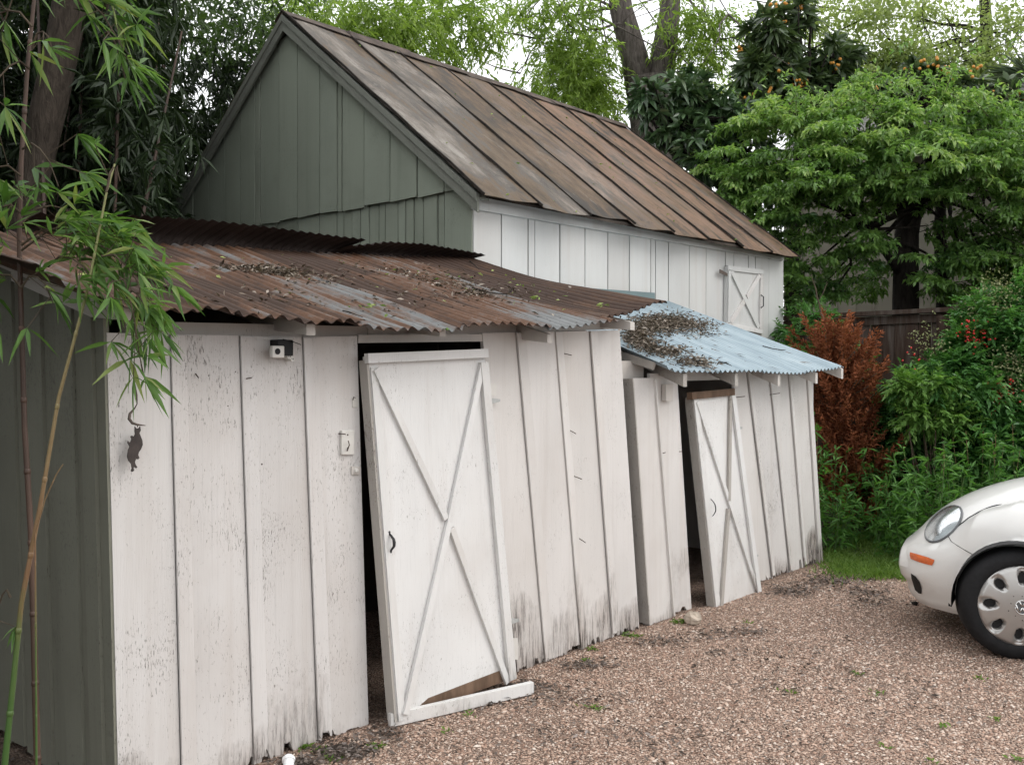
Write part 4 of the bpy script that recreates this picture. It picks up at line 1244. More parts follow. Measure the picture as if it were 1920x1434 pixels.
# wheels
def lathe(prof, n=48):
    # profile of (radius, y) turned about the y axis
    m = MB()
    m.grid([[Vector((r_ * math.cos(a), y, r_ * math.sin(a))) for a in np.linspace(0, 2 * math.pi, n + 1)] for (r_, y) in prof]); return m
tyre_m = lathe([(.21, -.03), (.225, .0), (.243, .008), (.275, .006), (.298, -.006), (.311, -.025), (.316, -.05), (.316, -.15), (.305, -.19), (.25, -.20), (.2, -.19)])
NH = 8
def hubcap():
    m = MB(); rows = []
    nA, nR = 192, 26
    for j in range(nR + 1):
        r_ = lerp(.03, .229, j / nR); row = []
        for i in range(nA + 1):
            a = 2 * math.pi * i / nA
            k = round((a - .05) / (2 * math.pi / NH)); da = (a - .05 - k * 2 * math.pi / NH)
            ex = (da * r_) / .027; er = (r_ - .160) / .036
            q = ex * ex + er * er
            y = .012 + .022 * (1 - (r_ / .229) ** 2)
            if r_ > .213: y -= (r_ - .213) * .9
            scoop = max(0, 1 - (ex / 1.35) ** 2) * max(0, min(1, (r_ - .150) / .03)) * (.018 if r_ < .217 else 0)
            y -= scoop
            if q < 1: y -= .06 * min(1, (1 - q) * 6)
            row.append(Vector((r_ * math.cos(a), y, r_ * math.sin(a))))
        rows.append(row)
    m.grid(rows)
    m.grid([[Vector((r_ * math.cos(a), y, r_ * math.sin(a))) for a in np.linspace(0, 2 * math.pi, nA + 1)] for (r_, y) in ((.03, .0336), (.0, .034))])
    return m
def hole(k):
    m = MB(); a0 = .05 + k * 2 * math.pi / NH
    ring = []
    for t in np.linspace(0, 2 * math.pi, 20, endpoint=False):
        r_ = .160 + .031 * math.sin(t); a = a0 + .023 * math.cos(t) / r_
        ring.append(Vector((r_ * math.cos(a), -.012, r_ * math.sin(a))))
    m.poly(ring, (0, -.002, 0)); return m
def dimple(k):
    m = MB(); a = k * 2 * math.pi / 10 + .3; r_ = .075 if k % 2 else .062
    m.ball((r_ * math.cos(a), .0315, r_ * math.sin(a)), .0035, 6, 4); return m
def emblem():
    m = MB(); y0 = .036; rr = .0385
    m.tube([(rr * math.cos(a), y0, rr * math.sin(a)) for a in np.linspace(0, 2 * math.pi, 33)], .0035, 6)
    def st(pts):
        for p, q in zip(pts[:-1], pts[1:]): m.bar((p[0], y0 + .001, p[1]), (q[0], y0 + .001, q[1]), .004, .0075, (0, 0, 1) if abs(p[1] - q[1]) < 1e-6 else (1, 0, 0))
    k = .001
    st([(-.017, .034), (0, .003), (.017, .034)])
    st([(-.034, .016), (-.017, -.033), (0, -.001), (.017, -.033), (.034, .016)])
    return m
def wheel(x, side, steer):
    m4 = Matrix.Translation((x, .79 * side, ZW)) @ Matrix.Rotation(steer, 4, 'Z') @ (Matrix.Identity(4) if side > 0 else Matrix.Rotation(math.pi, 4, 'Z'))
    def put(src, nm, mat, par, smooth=True):
        b = MB(); b.v = [tuple(m4 @ Vector(p)) for p in src.v]; b.f = src.f
        return b.build(nm, mat, par, smooth=smooth, local=True)
    w_ = put(tyre_m, 'wheel', M['tyre'], car)
    put(hubcap(), 'wheel_cover', M['hub'], w_)
    for k in range(NH): put(hole(k), 'cover_hole', M['black_plastic'], w_, False)
    for k in range(10 if side > 0 and x == 0 else 0): put(dimple(k), 'lug_dimple', M['black_plastic'], w_)
    if x == 0 and side > 0:
        d_ = MB(); d_.tube([(0, .0335, 0), (0, .0352, 0)], .037, 24); put(d_, 'emblem_disc', M['lamp_rim'], w_, False)
        put(emblem(), 'emblem', M['logo'], w_)
wheel(0.0, 1, R(17)); wheel(0.0, -1, R(17)); wheel(-2.51, 1, 0); wheel(-2.51, -1, 0)
# wiper cowl and mirror, out of frame
m = MB(); m.ball((-.78, .93, .98), .09, 10, 7, (.6, 1.0, .7)); m.tube([(-.78, .72, .93), (-.78, .9, .95)], .02, 8); m.build('mirror', M['car_paint'], car, smooth=True, local=True)
m = MB(); m.bar((-1.0, .872, .70), (-1.0 - .18, .875, .70), .02, .03); m.build('door_handle', M['car_paint'], car, local=True)
# leaf specks on the hood: one tiny dark leaf
h = cast(1912, 918)

# ================================================================== VEGETATION
def A(px, py, d): return np.array(at(px, py, d))
Zup = np.array([0, 0, 1.0])
def crown_leaves(name, parent, mat, lobes, per, sd_, L, W, droop=.15, long=False, flat=.6, down=.2, out=.35, shell=.35, fold=.2, gap=.55):
    P = []; D = []; T = []
    for (c, r, n) in lobes:
        cc = ell(c, r, n, shell)
        # keep shoots unevenly filled
        keep = rng.random(n) < (.55 + gap * np.sin(cc[:, 0] * 5.6 + cc[:, 2] * 3.3 + 1) * np.sin(cc[:, 1] * 4.9 - cc[:, 2] * 5.1) + gap * .4 * np.sin(cc[:, 2] * 9 + cc[:, 0] * 7))
        cc = cc[keep] if keep.sum() > 3 else cc
        p = spread(cc, per, sd_)
        o = nrm(p - np.array(c))
        d = nrm(rdir(len(p)) * .8 + o * out - Zup * down)
        P.append(p); D.append(d)
        t = np.repeat(rng.random(len(cc)), per) * .6 + rng.random(len(p)) * .4
        T.append(t)
    P = np.concatenate(P); D = np.concatenate(D); T = np.concatenate(T)
    n = len(P)
    return leafmesh(name, P, D, L * rng.uniform(.65, 1.15, n), W * rng.uniform(.75, 1.15, n), mat, parent, flat, long, droop, fold, tint=T)
def twigs(mb, roots, ends, r0=.02, r1=.004, wob=.12):
    roots = np.array(roots)
    for e in ends:
        k = np.argmin(((roots - e) ** 2).sum(1)); limb(mb, roots[k], e, r0, r1, wob, 5, 5)

# ---- forked pecan behind the barn
d0 = 15.5
pc = A(1226, 697, d0); pc[2] = 0
t = thing('forked_tree', pc, 'big grey-barked forked tree with pale drooping leaves behind the barn ridge', 'tree')
m = MB()
m.tube([pc + (0, 0, -.1), A(1226, 400, d0), A(1222, 250, d0), A(1215, 150, d0)], [.42, .36, .33, .36], 14)
p1 = [A(1205, 190, d0), A(1190, 110, d0), A(1165, 20, d0), A(1150, -90, d0), A(1120, -220, d0)]
p2 = [A(1232, 190, d0), A(1243, 110, d0), A(1255, 30, d0), A(1262, -60, d0), A(1275, -200, d0)]
m.tube(p1, [.24, .22, .185, .16, .12], 12); m.tube(p2, [.24, .21, .17, .14, .10], 12)
roots = [p1[2], p1[3], p1[4], p2[2], p2[3], p2[4]]
br = [(1350, 70, 15), (1400, 20, 14.5), (1300, 130, 15), (960, 60, 15), (1000, 80, 15), (990, 120, 15), (1020, 40, 15.5), (1100, 120, 15), (1090, -20, 15), (1330, 20, 16), (1050, 180, 16)]
ends = [A(*b) for b in br]
for e in ends:
    src = p1 if e[0] * RIGHT.x + e[1] * RIGHT.y < 2.1 else p2; f = rng.uniform(1.0, 3.9); k = int(f)
    pts = limb(m, src[k] + (src[k + 1] - src[k]) * (f - k), e, .030, .007, .2, 8, 6)
    for q in range(5):
        a = np.array(pts[random.randint(3, 8)]); limb(m, a, a + rng.normal(0, .8, 3) + (0, 0, -.2), .015, .004, .2, 4, 4)
m.build('trunk', M['pecan_bark'], t, smooth=True)
def drape(lobes, n_fr, length, leafL, leafW, nl=11, down=.9):
    P = []; D = []
    for (px, py, d, rx, ry, n) in lobes:
        c = A(px, py, d); r = (rx / FPX * d, rx / FPX * d * .8, ry / FPX * d)
        cc = ell(c, r, max(4, n // 7), .1)
        p = spread(cc, 7, .16)
        P.append(p); D.append(nrm(rdir(len(p)) * .75 - Zup * down))
    P = np.concatenate(P); D = np.concatenate(D)
    return fronds(P, D, nl, length / nl * 2, .75, .1)
lob = [(700, 70, 12.5, 110, 90, 340), (610, 40, 13, 80, 70, 190), (850, 20, 13.5, 110, 70, 260), (800, 130, 13, 90, 60, 100), (870, 90, 14, 60, 60, 60), (1060, 60, 15, 80, 90, 300), (1095, 150, 15, 70, 90, 300), (1040, 150, 16, 70, 70, 170),
       (1090, 230, 16, 80, 60, 180), (960, 20, 15, 70, 40, 80), (1000, 200, 17, 60, 40, 60), (1290, 40, 15, 70, 80, 160), (1340, 80, 15, 70, 70, 120), (1290, 130, 15.6, 30, 50, 40), (640, 110, 14, 90, 50, 120), (1130, 200, 16.6, 50, 60, 120), (560, 20, 13, 60, 40, 90), (760, 20, 12.6, 90, 50, 160)]
P, D = drape(lob, 0, .34, .09, .02, down=.45)
n = len(P)
leafmesh('crown', P, D, .105 * rng.uniform(.7, 1.2, n), .032, M['pecan_leaf'], t, .5, False, .15)
print('pecan leaves', n)

# ---- pale oak top right
d0 = 19
pc = A(1790, 697, d0); pc[2] = 0
t = thing('pale_tree', pc, 'sparse pale green tree against the white sky at the top right', 'tree')
m = MB(); tr = [pc, A(1800, 350, d0), A(1830, 200, d0), A(1850, 60, d0), A(1840, -100, d0)]
m.tube(tr, [.25, .2, .16, .12, .08], 8)
ends = [A(1560, 60, 19), A(1620, 20, 18), A(1700, 110, 18.5), A(1740, 40, 19), A(1900, 60, 18), A(1870, 130, 18), A(1500, 10, 20), A(1640, 130, 19), A(1780, 120, 18), A(1920, 20, 19), A(1590, 130, 19)]
for e in ends:
    pts = limb(m, random.choice(tr[2:4]), e, .035, .010, .16, 8, 5)
    for q in range(6):
        a = np.array(pts[random.randint(2, 8)]); limb(m, a, a + rng.normal(0, .7, 3), .014, .004, .2, 4, 4)
m.build('trunk', M['dark_bark'], t, smooth=True)
lobes = []
for (px, py, d, rx, ry, n) in [(1560, 50, 19, 70, 45, 30), (1640, 20, 18, 70, 40, 34), (1500, 10, 20, 50, 30, 18), (1700, 110, 18.5, 80, 50, 50), (1760, 50, 19, 60, 50, 26), (1880, 50, 18, 60, 60, 34), (1860, 150, 18, 70, 50, 46), (1640, 130, 19, 70, 40, 40), (1790, 130, 18, 70, 50, 40), (1590, 110, 19, 50, 40, 26), (1440, 60, 20, 60, 50, 20), (1600, 170, 18, 70, 36, 40), (1720, 170, 18, 70, 36, 40), (1840, 200, 18, 60, 36, 40), (1500, 170, 18, 60, 40, 34), (1400, 200, 19, 60, 50, 40)]:
    lobes.append((A(px, py, d), (rx / FPX * d, rx / FPX * d, ry / FPX * d), n))
crown_leaves('crown', t, M['oak_leaf'], lobes, 64, .16, .11, .06, .1, down=.1, shell=.1)

# ---- loquat trees (dark big leaves, orange fruit)
def rosette_tree(name, label, base, trunk, lobes, leafL, leafW, mat, per=9, fruit=None, bark='dark_bark', nl=None):
    t = thing(name, base, label, 'tree')
    m = MB(); m.tube(trunk[0], trunk[1], 8)
    P = []; D = []; F = []; T = []
    for (px, py, d, rx, ry, n) in lobes:
        c = A(px, py, d)
        cc = ell(c, (rx / FPX * d, rx / FPX * d * .8, ry / FPX * d), n, .15)
        up = nrm(cc - c + Zup * .3 * ry / FPX * d + rng.normal(0, .1, cc.shape))
        p, dd = fans(cc, up, per, .75)
        P.append(p); D.append(nrm(dd - Zup * .25)); F.append(cc)
        T.append(np.repeat(rng.random(len(cc)) * .5, per) + rng.random(len(p)) * .5)
        for e in cc[:: max(1, len(cc) // 14)]: 
            pts = limb(m, trunk[0][random.choice([-1, -2])], e, .035, .008, .15, 6, 5)
    P = np.concatenate(P); D = np.concatenate(D); F = np.concatenate(F); n = len(P)
    m.build('trunk', M[bark], t, smooth=True)
    leafmesh('crown', P, D, leafL * rng.uniform(.7, 1.15, n), leafW * rng.uniform(.8, 1.1, n), mat, t, .7, True, .25, .12, tint=np.concatenate(T))
    if fruit:
        m = MB()
        for k in range(fruit):
            c = F[rng.integers(len(F))] + rng.normal(0, .05, 3) - np.array(FWDH) * .16
            for q in range(random.randint(3, 6)): m.ball(c + rng.normal(0, .045, 3), .024, 6, 5)
        m.build('fruit', M['fruit'], t, smooth=True, kind='stuff')
    return t
d0 = 14.5
b = A(1480, 697, d0); b[2] = 0
rosette_tree('loquat_tree', 'loquat tree with large dark drooping leaves and orange fruit above the barn end', b, ([b, A(1490, 400, d0), A(1500, 250, d0), A(1480, 120, d0)], [.12, .1, .07, .04]),
             [(1450, 60, 14, 55, 45, 42), (1420, 130, 14, 60, 50, 56), (1480, 150, 14.3, 60, 45, 44), (1500, 30, 14, 25, 35, 12), (1570, 110, 14.5, 50, 40, 36), (1540, 150, 14.5, 60, 40, 36), (1440, 190, 14, 60, 30, 36)], .27, .085, M['loquat_leaf'], 10, 26)
d0 = 14
b = A(1850, 697, d0); b[2] = 0
rosette_tree('loquat_tree', 'second loquat with orange fruit by the beige house at the right edge', b, ([b, A(1850, 400, d0), A(1830, 250, d0), A(1800, 180, d0)], [.1, .08, .06, .04]),
             [(1740, 140, 14, 45, 30, 30), (1690, 160, 14.2, 50, 30, 26), (1650, 175, 14, 40, 24, 16), (1770, 170, 14, 40, 26, 18), (1880, 190, 13.5, 45, 40, 30), (1880, 250, 13.5, 35, 50, 26), (1890, 320, 13, 20, 25, 10), (1810, 170, 14, 40, 30, 16)], .25, .08, M['loquat_leaf'], 10, 24)
d0 = 13
b = A(1275, 697, d0); b[2] = 0
rosette_tree('magnolia_tree', 'glossy broad-leaved evergreen in front of the forked trunk, beside the barn ridge', b, ([b, A(1280, 450, d0), A(1270, 300, d0), A(1260, 230, d0)], [.1, .09, .07, .04]),
             [(1215, 190, 12.8, 45, 35, 30), (1290, 180, 13, 60, 45, 60), (1350, 220, 13, 70, 50, 80), (1280, 250, 13, 70, 45, 50), (1330, 290, 12.6, 60, 50, 60), (1390, 270, 13, 60, 60, 50), (1420, 350, 12.5, 60, 60, 40)], .21, .066, M['magnolia_leaf'], 11)

# ---- dense glossy tree behind the fence
d0 = 12.6
b = A(1700, 697, d0); b[2] = 0
t = thing('plum_tree', b, 'dense bright green small-leaved tree with dark trunks behind the fence', 'tree')
m = MB()
t1 = [b, A(1698, 560, d0), A(1700, 440, d0), A(1712, 370, d0), A(1745, 320, d0), A(1760, 250, d0)]
m.tube(t1, [.17, .165, .15, .14, .10, .06], 10)
t2 = [A(1770, 697, 12.9) * (1, 1, 0), A(1768, 560, 12.9), A(1762, 430, 12.9), A(1766, 330, 12.9), A(1790, 250, 12.9)]
m.tube(t2, [.10, .09, .08, .06, .04], 8)
t3 = [A(1695, 520, d0), A(1660, 470, 12.4), A(1620, 430, 12.3), A(1560, 380, 12.2)]
m.tube(t3, [.07, .055, .04, .02], 7)
lobes = []; ends = []
for (px, py, d, rx, ry, n) in [(1450, 320, 12, 70, 50, 70), (1470, 400, 12, 80, 50, 90), (1400, 350, 12.2, 60, 50, 60), (1440, 250, 12.3, 60, 40, 40), (1510, 215, 12.4, 60, 30, 40), (1390, 290, 12.3, 50, 40, 30), (1870, 225, 12.4, 50, 30, 30), (1910, 300, 12, 50, 70, 50), (1570, 300, 11.7, 50, 26, 34), (1700, 215, 11.8, 50, 24, 34), (1800, 300, 11.7, 50, 26, 34), (1490, 350, 11.7, 46, 24, 30),  (1560, 250, 12, 90, 60, 120), (1540, 340, 11.8, 90, 60, 120), (1620, 215, 12.4, 90, 34, 70), (1680, 275, 12, 110, 55, 140), (1760, 235, 12.2, 90, 45, 90), (1830, 270, 12, 90, 60, 120),
                               (1640, 350, 12.2, 80, 45, 70), (1760, 330, 12, 90, 50, 90), (1860, 370, 11.8, 80, 50, 90), (1880, 460, 11.9, 60, 50, 60), (1540, 440, 12.4, 70, 40, 36), (1600, 420, 12.4, 60, 30, 30), (1820, 450, 12.4, 70, 50, 44), (1490, 470, 12.4, 60, 40, 50), (1800, 520, 12.6, 80, 40, 40), (1660, 520, 13, 70, 40, 36), (1690, 330, 11.9, 80, 40, 70), (1620, 330, 11.9, 80, 40, 60), (1730, 420, 12.2, 60, 30, 24), (1600, 470, 12.3, 50, 30, 22), (1850, 520, 12.3, 60, 40, 36), (1500, 540, 12.6, 50, 50, 40), (1720, 185, 12.6, 36, 20, 12), (1640, 172, 12.6, 24, 18, 8), (1790, 175, 12.6, 26, 20, 10), (1855, 205, 12.5, 26, 18, 8), (1530, 205, 12.5, 26, 16, 8), (1480, 520, 12.2, 60, 40, 46), (1990, 330, 12, 80, 60, 90), (2050, 260, 12.2, 80, 50, 70), (2010, 440, 12, 80, 60, 80), (2080, 400, 12.2, 80, 70, 80), (2000, 540, 12.1, 80, 50, 60), (1570, 175, 12.5, 20, 20, 6), (1690, 150, 12.5, 18, 24, 7), (1745, 165, 12.5, 20, 22, 7), (1610, 160, 12.6, 16, 18, 5), (1890, 180, 12.4, 22, 26, 8), (1460, 210, 12.4, 24, 20, 8), (1560, 545, 12.3, 50, 26, 26), (1640, 470, 12.0, 50, 34, 34), (1720, 500, 12.0, 50, 34, 26), (1800, 480, 12.0, 60, 40, 50), (1760, 545, 12.2, 60, 24, 30), (1870, 535, 12.0, 60, 34, 46), (1900, 420, 11.7, 46, 40, 34), (1580, 520, 12.8, 50, 40, 20)]:
    c = A(px, py, d); lobes.append((c, (rx / FPX * d, rx / FPX * d * .9, ry / FPX * d), n)); ends.append(c)
for e in ends: limb(m, random.choice([t1[3], t1[4], t2[3], t3[2], t1[5]]), e, .03, .006, .14, 7, 5)
m.build('trunk', M['dark_bark'], t, smooth=True)
P = []; D = []; T = []; sm = MB()
ax0 = A(1720, 450, 12.5)
for (c, r, n_) in lobes:
    for q in ell(c, r, max(2, int(n_ * .21)), .1):
        hz = q - ax0; hz[2] = 0; hz /= max(np.linalg.norm(hz), .2)
        toward = -np.array(FWDH) * .35
        dd = nrm((hz * .7 + toward + rng.normal(0, .45, 3) * (1, 1, .4) + Zup * .12)[None])[0]
        L_ = rng.uniform(.35, .75); tone = np.clip(.30 + .30 * (q[2] - 3.0) / 1.5 + rng.normal(0, .16), 0, .85)  # higher sprays get brighter leaf colour, light from above put into the tint
        f = np.linspace(0, 1, 7)
        line = q + dd * L_ * f[:, None] - Zup * (f[:, None] ** 2) * L_ * .30
        sm.tube(list(line), [.006 - .0045 * x for x in f], 4)
        sd3 = nrm(np.cross(dd, Zup + rng.normal(0, .15, 3))[None])[0]
        for k in range(13):
            g = (k + 1) / 13; p = q + dd * L_ * g - Zup * g * g * L_ * .30
            td = nrm((dd * .55 + sd3 * (1 if k % 2 else -1) * .9 + rng.normal(0, .18, 3) - Zup * .15)[None])[0]
            tl_ = rng.uniform(.10, .24) * (1.1 - .5 * g); nl = 10
            ff = np.linspace(.1, 1, nl)[:, None]
            P.append(p + td * tl_ * ff - Zup * ff ** 2 * .03 + rng.normal(0, .008, (nl, 3)))
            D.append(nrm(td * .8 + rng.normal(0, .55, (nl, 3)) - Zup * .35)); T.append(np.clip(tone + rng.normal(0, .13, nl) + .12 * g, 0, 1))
P = np.concatenate(P); D = np.concatenate(D); T = np.concatenate(T); print('plum', len(P))
sm.build('twigs', M['dark_bark'], t, kind='stuff')
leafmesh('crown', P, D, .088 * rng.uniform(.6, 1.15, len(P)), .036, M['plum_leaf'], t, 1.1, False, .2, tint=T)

# long shoots that break the outline of the crown
P = []; D = []; sm = MB()
for k in range(110):
    x = rng.uniform(1400, 2080); y = 250 + rng.normal(0, 60) if rng.random() < .5 else float(np.interp(x, [1400, 1480, 1620, 1760, 1900, 2080], [270, 215, 190, 185, 215, 260])) + rng.normal(0, 10)
    a = A(x, y, rng.uniform(11.6, 12.6)); dd = nrm(np.array([[rng.normal(0, .6), rng.normal(0, .6), rng.uniform(.1, 1.0)]]))[0]; L_ = rng.uniform(.25, .55)
    sm.tube([a, a + dd * L_ * .5 + (0, 0, .02), a + dd * L_], [.004, .003, .0015], 4)
    f = np.linspace(.1, 1, 16)[:, None]
    P.append(a + dd * L_ * f + rng.normal(0, .012, (16, 3))); D.append(nrm(dd * .6 + rdir(16) * .8 - Zup * .2))
P = np.concatenate(P); D = np.concatenate(D)
sm.build('shoot', M['twig'], t, kind='stuff')
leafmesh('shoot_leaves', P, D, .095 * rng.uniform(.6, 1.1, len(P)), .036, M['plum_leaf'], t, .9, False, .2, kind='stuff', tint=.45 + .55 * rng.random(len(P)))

# ---- left leaning trunk
t0 = A(45, 520, 7.2); t0[2] = 0
t = thing('leaning_tree', t0, 'leaning smooth brown tree trunk among the dark bamboo at the upper left', 'tree')
m = MB(); m.tube([t0, A(30, 500, 7.2), A(62, 330, 7.2), A(92, 200, 7.2), A(118, 80, 7.2), A(140, -40, 7.2), A(165, -200, 7.2)], [.13, .125, .118, .125, .12, .125, .11], 14)
for q in range(7):
    a = A(150, -100 - 30 * q, 7.2); limb(m, a, a + np.array([rng.normal(0, 1.2), rng.normal(0, 1.2), rng.uniform(.3, 1.2)]), .05, .012, .15, 6, 6)
m.build('trunk', M['left_bark'], t, smooth=True)
lobes = [(A(250, -60, 9), (1.3, 1.3, .6), 60), (A(120, -120, 8), (1.5, 1.5, .6), 60), (A(400, -30, 11), (1.0, 1.0, .5), 40), (A(330, 30, 10.5), (.7, .7, .35), 34), (A(180, 20, 9.5), (.6, .6, .4), 30), (A(440, 70, 11.5), (.6, .6, .35), 30), (A(470, 20, 12), (.5, .5, .3), 14)]
crown_leaves('crown', t, leafmat('dark broad leaf', (.03, .055, .018), (.07, .12, .035), .5, .4), lobes, 34, .16, .10, .035, .15, down=.4)  # dark to mid green crown leaves, tone random per cluster

# ---- dark bamboo thicket (a mass nobody could count)
P = []; D = []
def block(n, u0, u1, v0, v1, z0, z1):
    p = np.stack([rng.uniform(u0, u1, n), rng.uniform(v0, v1, n), z0 + (z1 - z0) * rng.random(n) ** .85], 1); return p
cl_ = []
cl_.append(block(900, -1.5, 2.6, 7.2, 9.4, .2, 5.6)); cl_.append(block(4200, 1.6, 5.0, 6.4, 9.9, .3, 5.9)); cl_.append(block(4200, 4.6, 8.6, 10.2, 12.4, 2.0, 6.4)); cl_.append(block(1500, 3.6, 5.1, 7.6, 10.1, 1.5, 5.6))
cl_.append(block(1000, 3.2, 5.0, 10.2, 12.5, .2, 6.8))
cl_.append(block(900, -3.5, 1.2, 4.9, 7.5, .2, 4.6))
cl_.append(block(420, -4.5, 4.0, 9.5, 12, 3.5, 7.6))
cl_.append(block(900, -2.6, .2, 3.3, 5.0, .2, 4.2))
c = np.concatenate(cl_)
rt = c[:, 0] / c[:, 1]; dp = c[:, 0] * FWDH.x + c[:, 1] * FWDH.y
c = c[~((rt > .33) & (rt < .475) & (dp < 7.8) & (c[:, 2] > 2.1))]      # open around the leaning trunk
c = c[c[:, 0] < np.where(c[:, 1] < 10.1, .535, .72) * c[:, 1]]      # a path is kept open before the gable
ripple = np.sin(c[:, 0] * 1.7) * .5 + np.sin(c[:, 1] * 2.3 + c[:, 0]) * .4
c = c[(c[:, 2] < 5.4 + ripple + rng.normal(0, .5, len(c))) | (rng.random(len(c)) < .12)]
p, d = fans(spread(c, 3, .13), rdir(len(c) * 3) * .8 - Zup * .6, 6, .5)
n = len(p); print('thicket', n)
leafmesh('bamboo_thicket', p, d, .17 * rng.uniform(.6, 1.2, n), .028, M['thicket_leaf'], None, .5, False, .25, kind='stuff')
m = MB()
for k in range(150):
    q = c[rng.integers(len(c))]
    x, y = q[0], q[1]; h_ = rng.uniform(3.0, 5.8)
    if 1.3 < x < 5.3 and y < 5.3: continue
    m.tube([(x, y, 0), (x + rng.normal(0, .1), y + rng.normal(0, .1), h_ * .5), (x + rng.normal(0, .35), y + rng.normal(0, .35), h_)], [.02, .018, .008], 5)
tag(m.build('bamboo_canes', M['culm_dark']), kind='stuff')

# ---- near bamboo culms with leaf sprays
def culm_path(pts, d): return [A(x, y, dd) for (x, y), dd in zip(pts, d)]
def bamboo(label, pts, deps, r0, r1, mat, sprays, leafL=.115, twig_side=True):
    path = [Vector(p) for p in culm_path(pts, deps)]
    b0 = path[0].copy(); b0.z = 0
    if path[0].z > .05: path = [b0] + path
    t = thing('bamboo_plant', (path[0].x, path[0].y, 0), label, 'bamboo', 'bamboo at the left edge')
    # resample, with swollen nodes
    fine = []; rad = []
    tot = sum((path[i + 1] - path[i]).length for i in range(len(path) - 1)); acc = 0
    nodes = []
    S = []
    for i in range(len(path) - 1):
        for k in range(12):
            S.append((path[i].lerp(path[i + 1], k / 12), acc + (path[i + 1] - path[i]).length * k / 12))
        acc += (path[i + 1] - path[i]).length
    S.append((path[-1], tot))
    step = .24
    for (p, s_) in S:
        fr = s_ / tot; rr = lerp(r0, r1, fr)
        fine.append(p); rad.append(rr)
    m = MB(); m.tube(fine, rad, 10)
    cu = m.build('culm', mat, t, smooth=True)
    s_ = .12
    while s_ < tot - .05:
        k = min(range(len(S)), key=lambda q: abs(S[q][1] - s_))
        p = S[k][0]; rr = rad[k]
        dd = (S[min(k + 1, len(S) - 1)][0] - S[max(k - 1, 0)][0]).normalized()
        mm = MB(); mm.tube([p - dd * .012, p - dd * .004, p + dd * .004, p + dd * .012], [rr * .9, rr * 1.22, rr * 1.18, rr * .9], 10)
        mm.build('node_ring', mat, cu, smooth=True); nodes.append(p)
        s_ += step
    P = []; D = []; LL = []
    br = MB()
    for (x0, y0, x1, y1, dd, nfan, sc) in sprays:
        a = Vector(A(x0, y0, dd)); b_ = Vector(A(x1, y1, dd + random.uniform(-.12, .12)))
        mid = a.lerp(b_, .5) + Vector((0, 0, .06))
        pts_ = [a, a.lerp(mid, .5) + Vector((0, 0, .02)), mid, mid.lerp(b_, .5) + Vector((0, 0, .02)), b_]
        br.tube(pts_, [.004, .0035, .003, .0025, .0015], 5)
        fl = np.array([list(q) for q in pts_])
        for k in range(nfan):
            f = rng.random() ** .8 * 4
            i = min(3, int(f)); q = fl[i] + (fl[i + 1] - fl[i]) * (f - i)
            dv = fl[i + 1] - fl[i]; dv /= np.linalg.norm(dv)
            tw = q + nrm((rdir(1) * .8 + dv * .6))[0] * rng.uniform(.03, .15)
            br.tube([q, tw], .0014, 4)
            pp, ddv = fans(tw[None], (dv * .9 + np.array(RIGHT) * .25 + rdir(1)[0] * .55 - Zup * .12)[None], rng.integers(4, 8), .55)
            P.append(pp); D.append(ddv); LL.append(np.full(len(pp), leafL * sc))
    br.build('branch', M['twig'], t, kind='stuff')
    if P:
        P = np.concatenate(P); D = np.concatenate(D); LL = np.concatenate(LL); n = len(P)
        LL = LL * rng.uniform(.6, 1.2, n)
        leafmesh('leaf', P, D, LL, LL * .15, M['bamboo_leaf'], t, .5, True, .25, .18, kind='stuff')
    return t, t
bamboo('leaning tan bamboo culm crossing in front of the shed corner', [(8, 1440), (40, 1130), (75, 950), (110, 745), (165, 540), (200, 360), (215, 308)], [3.0, 3.0, 3.0, 3.0, 3.0, 3.02, 3.05], .0115, .003, M['culm'],
       [(200, 360, 225, 340, 3.0, 1, .3)])
bamboo('dark upright bamboo culm at the left edge with leafy sprays over the roof corner', [(70, 1440), (64, 1200), (58, 1000), (46, 800), (40, 600), (36, 450), (40, 300), (52, 120), (64, 0), (70, -120)], [3.25] * 10, .0125, .006, M['culm_dark'],
       [(40, 460, 190, 465, 3.1, 13, 1), (40, 470, 235, 440, 3.15, 14, 1), (40, 420, 150, 420, 3.1, 8, 1), (150, 470, 285, 545, 3.05, 17, .95), (190, 480, 285, 590, 3.0, 16, .95), (225, 520, 262, 670, 3.0, 11, .95), (235, 560, 285, 620, 3.0, 7, .9), (40, 540, 100, 570, 3.1, 6, 1), (90, 500, 180, 540, 3.1, 6, 1), (110, 450, 240, 500, 3.05, 9, .95),
        (40, 330, -60, 370, 3.1, 9, 1.1), (40, 400, -40, 450, 3.1, 9, 1.1), (40, 540, -40, 560, 3.1, 7, 1.0), (42, 280, 110, 350, 3.2, 5, 1),
        (90, -30, 230, 90, 3.1, 9, .95), (60, 50, -30, 60, 3.1, 6, 1.05), (110, -50, 220, -20, 3.1, 6, 1.05), (56, 130, -20, 190, 3.1, 5, 1.05), (190, 70, 235, 150, 3.1, 6, .9), (200, 20, 220, 60, 3.1, 4, .9), (60, 0, 20, 10, 3.1, 4, 1.0), (60, 90, 100, 100, 3.1, 3, .9)], leafL=.115)
bamboo('thin rust-coloured bamboo shoot leaning at the foot of the tan culm', [(66, 1000), (85, 935), (105, 890), (118, 870)], [2.99, 2.98, 2.97, 2.97], .004, .0018, M['culm'], [(20, 1120, -10, 1180, 3.0, 1, .6)])

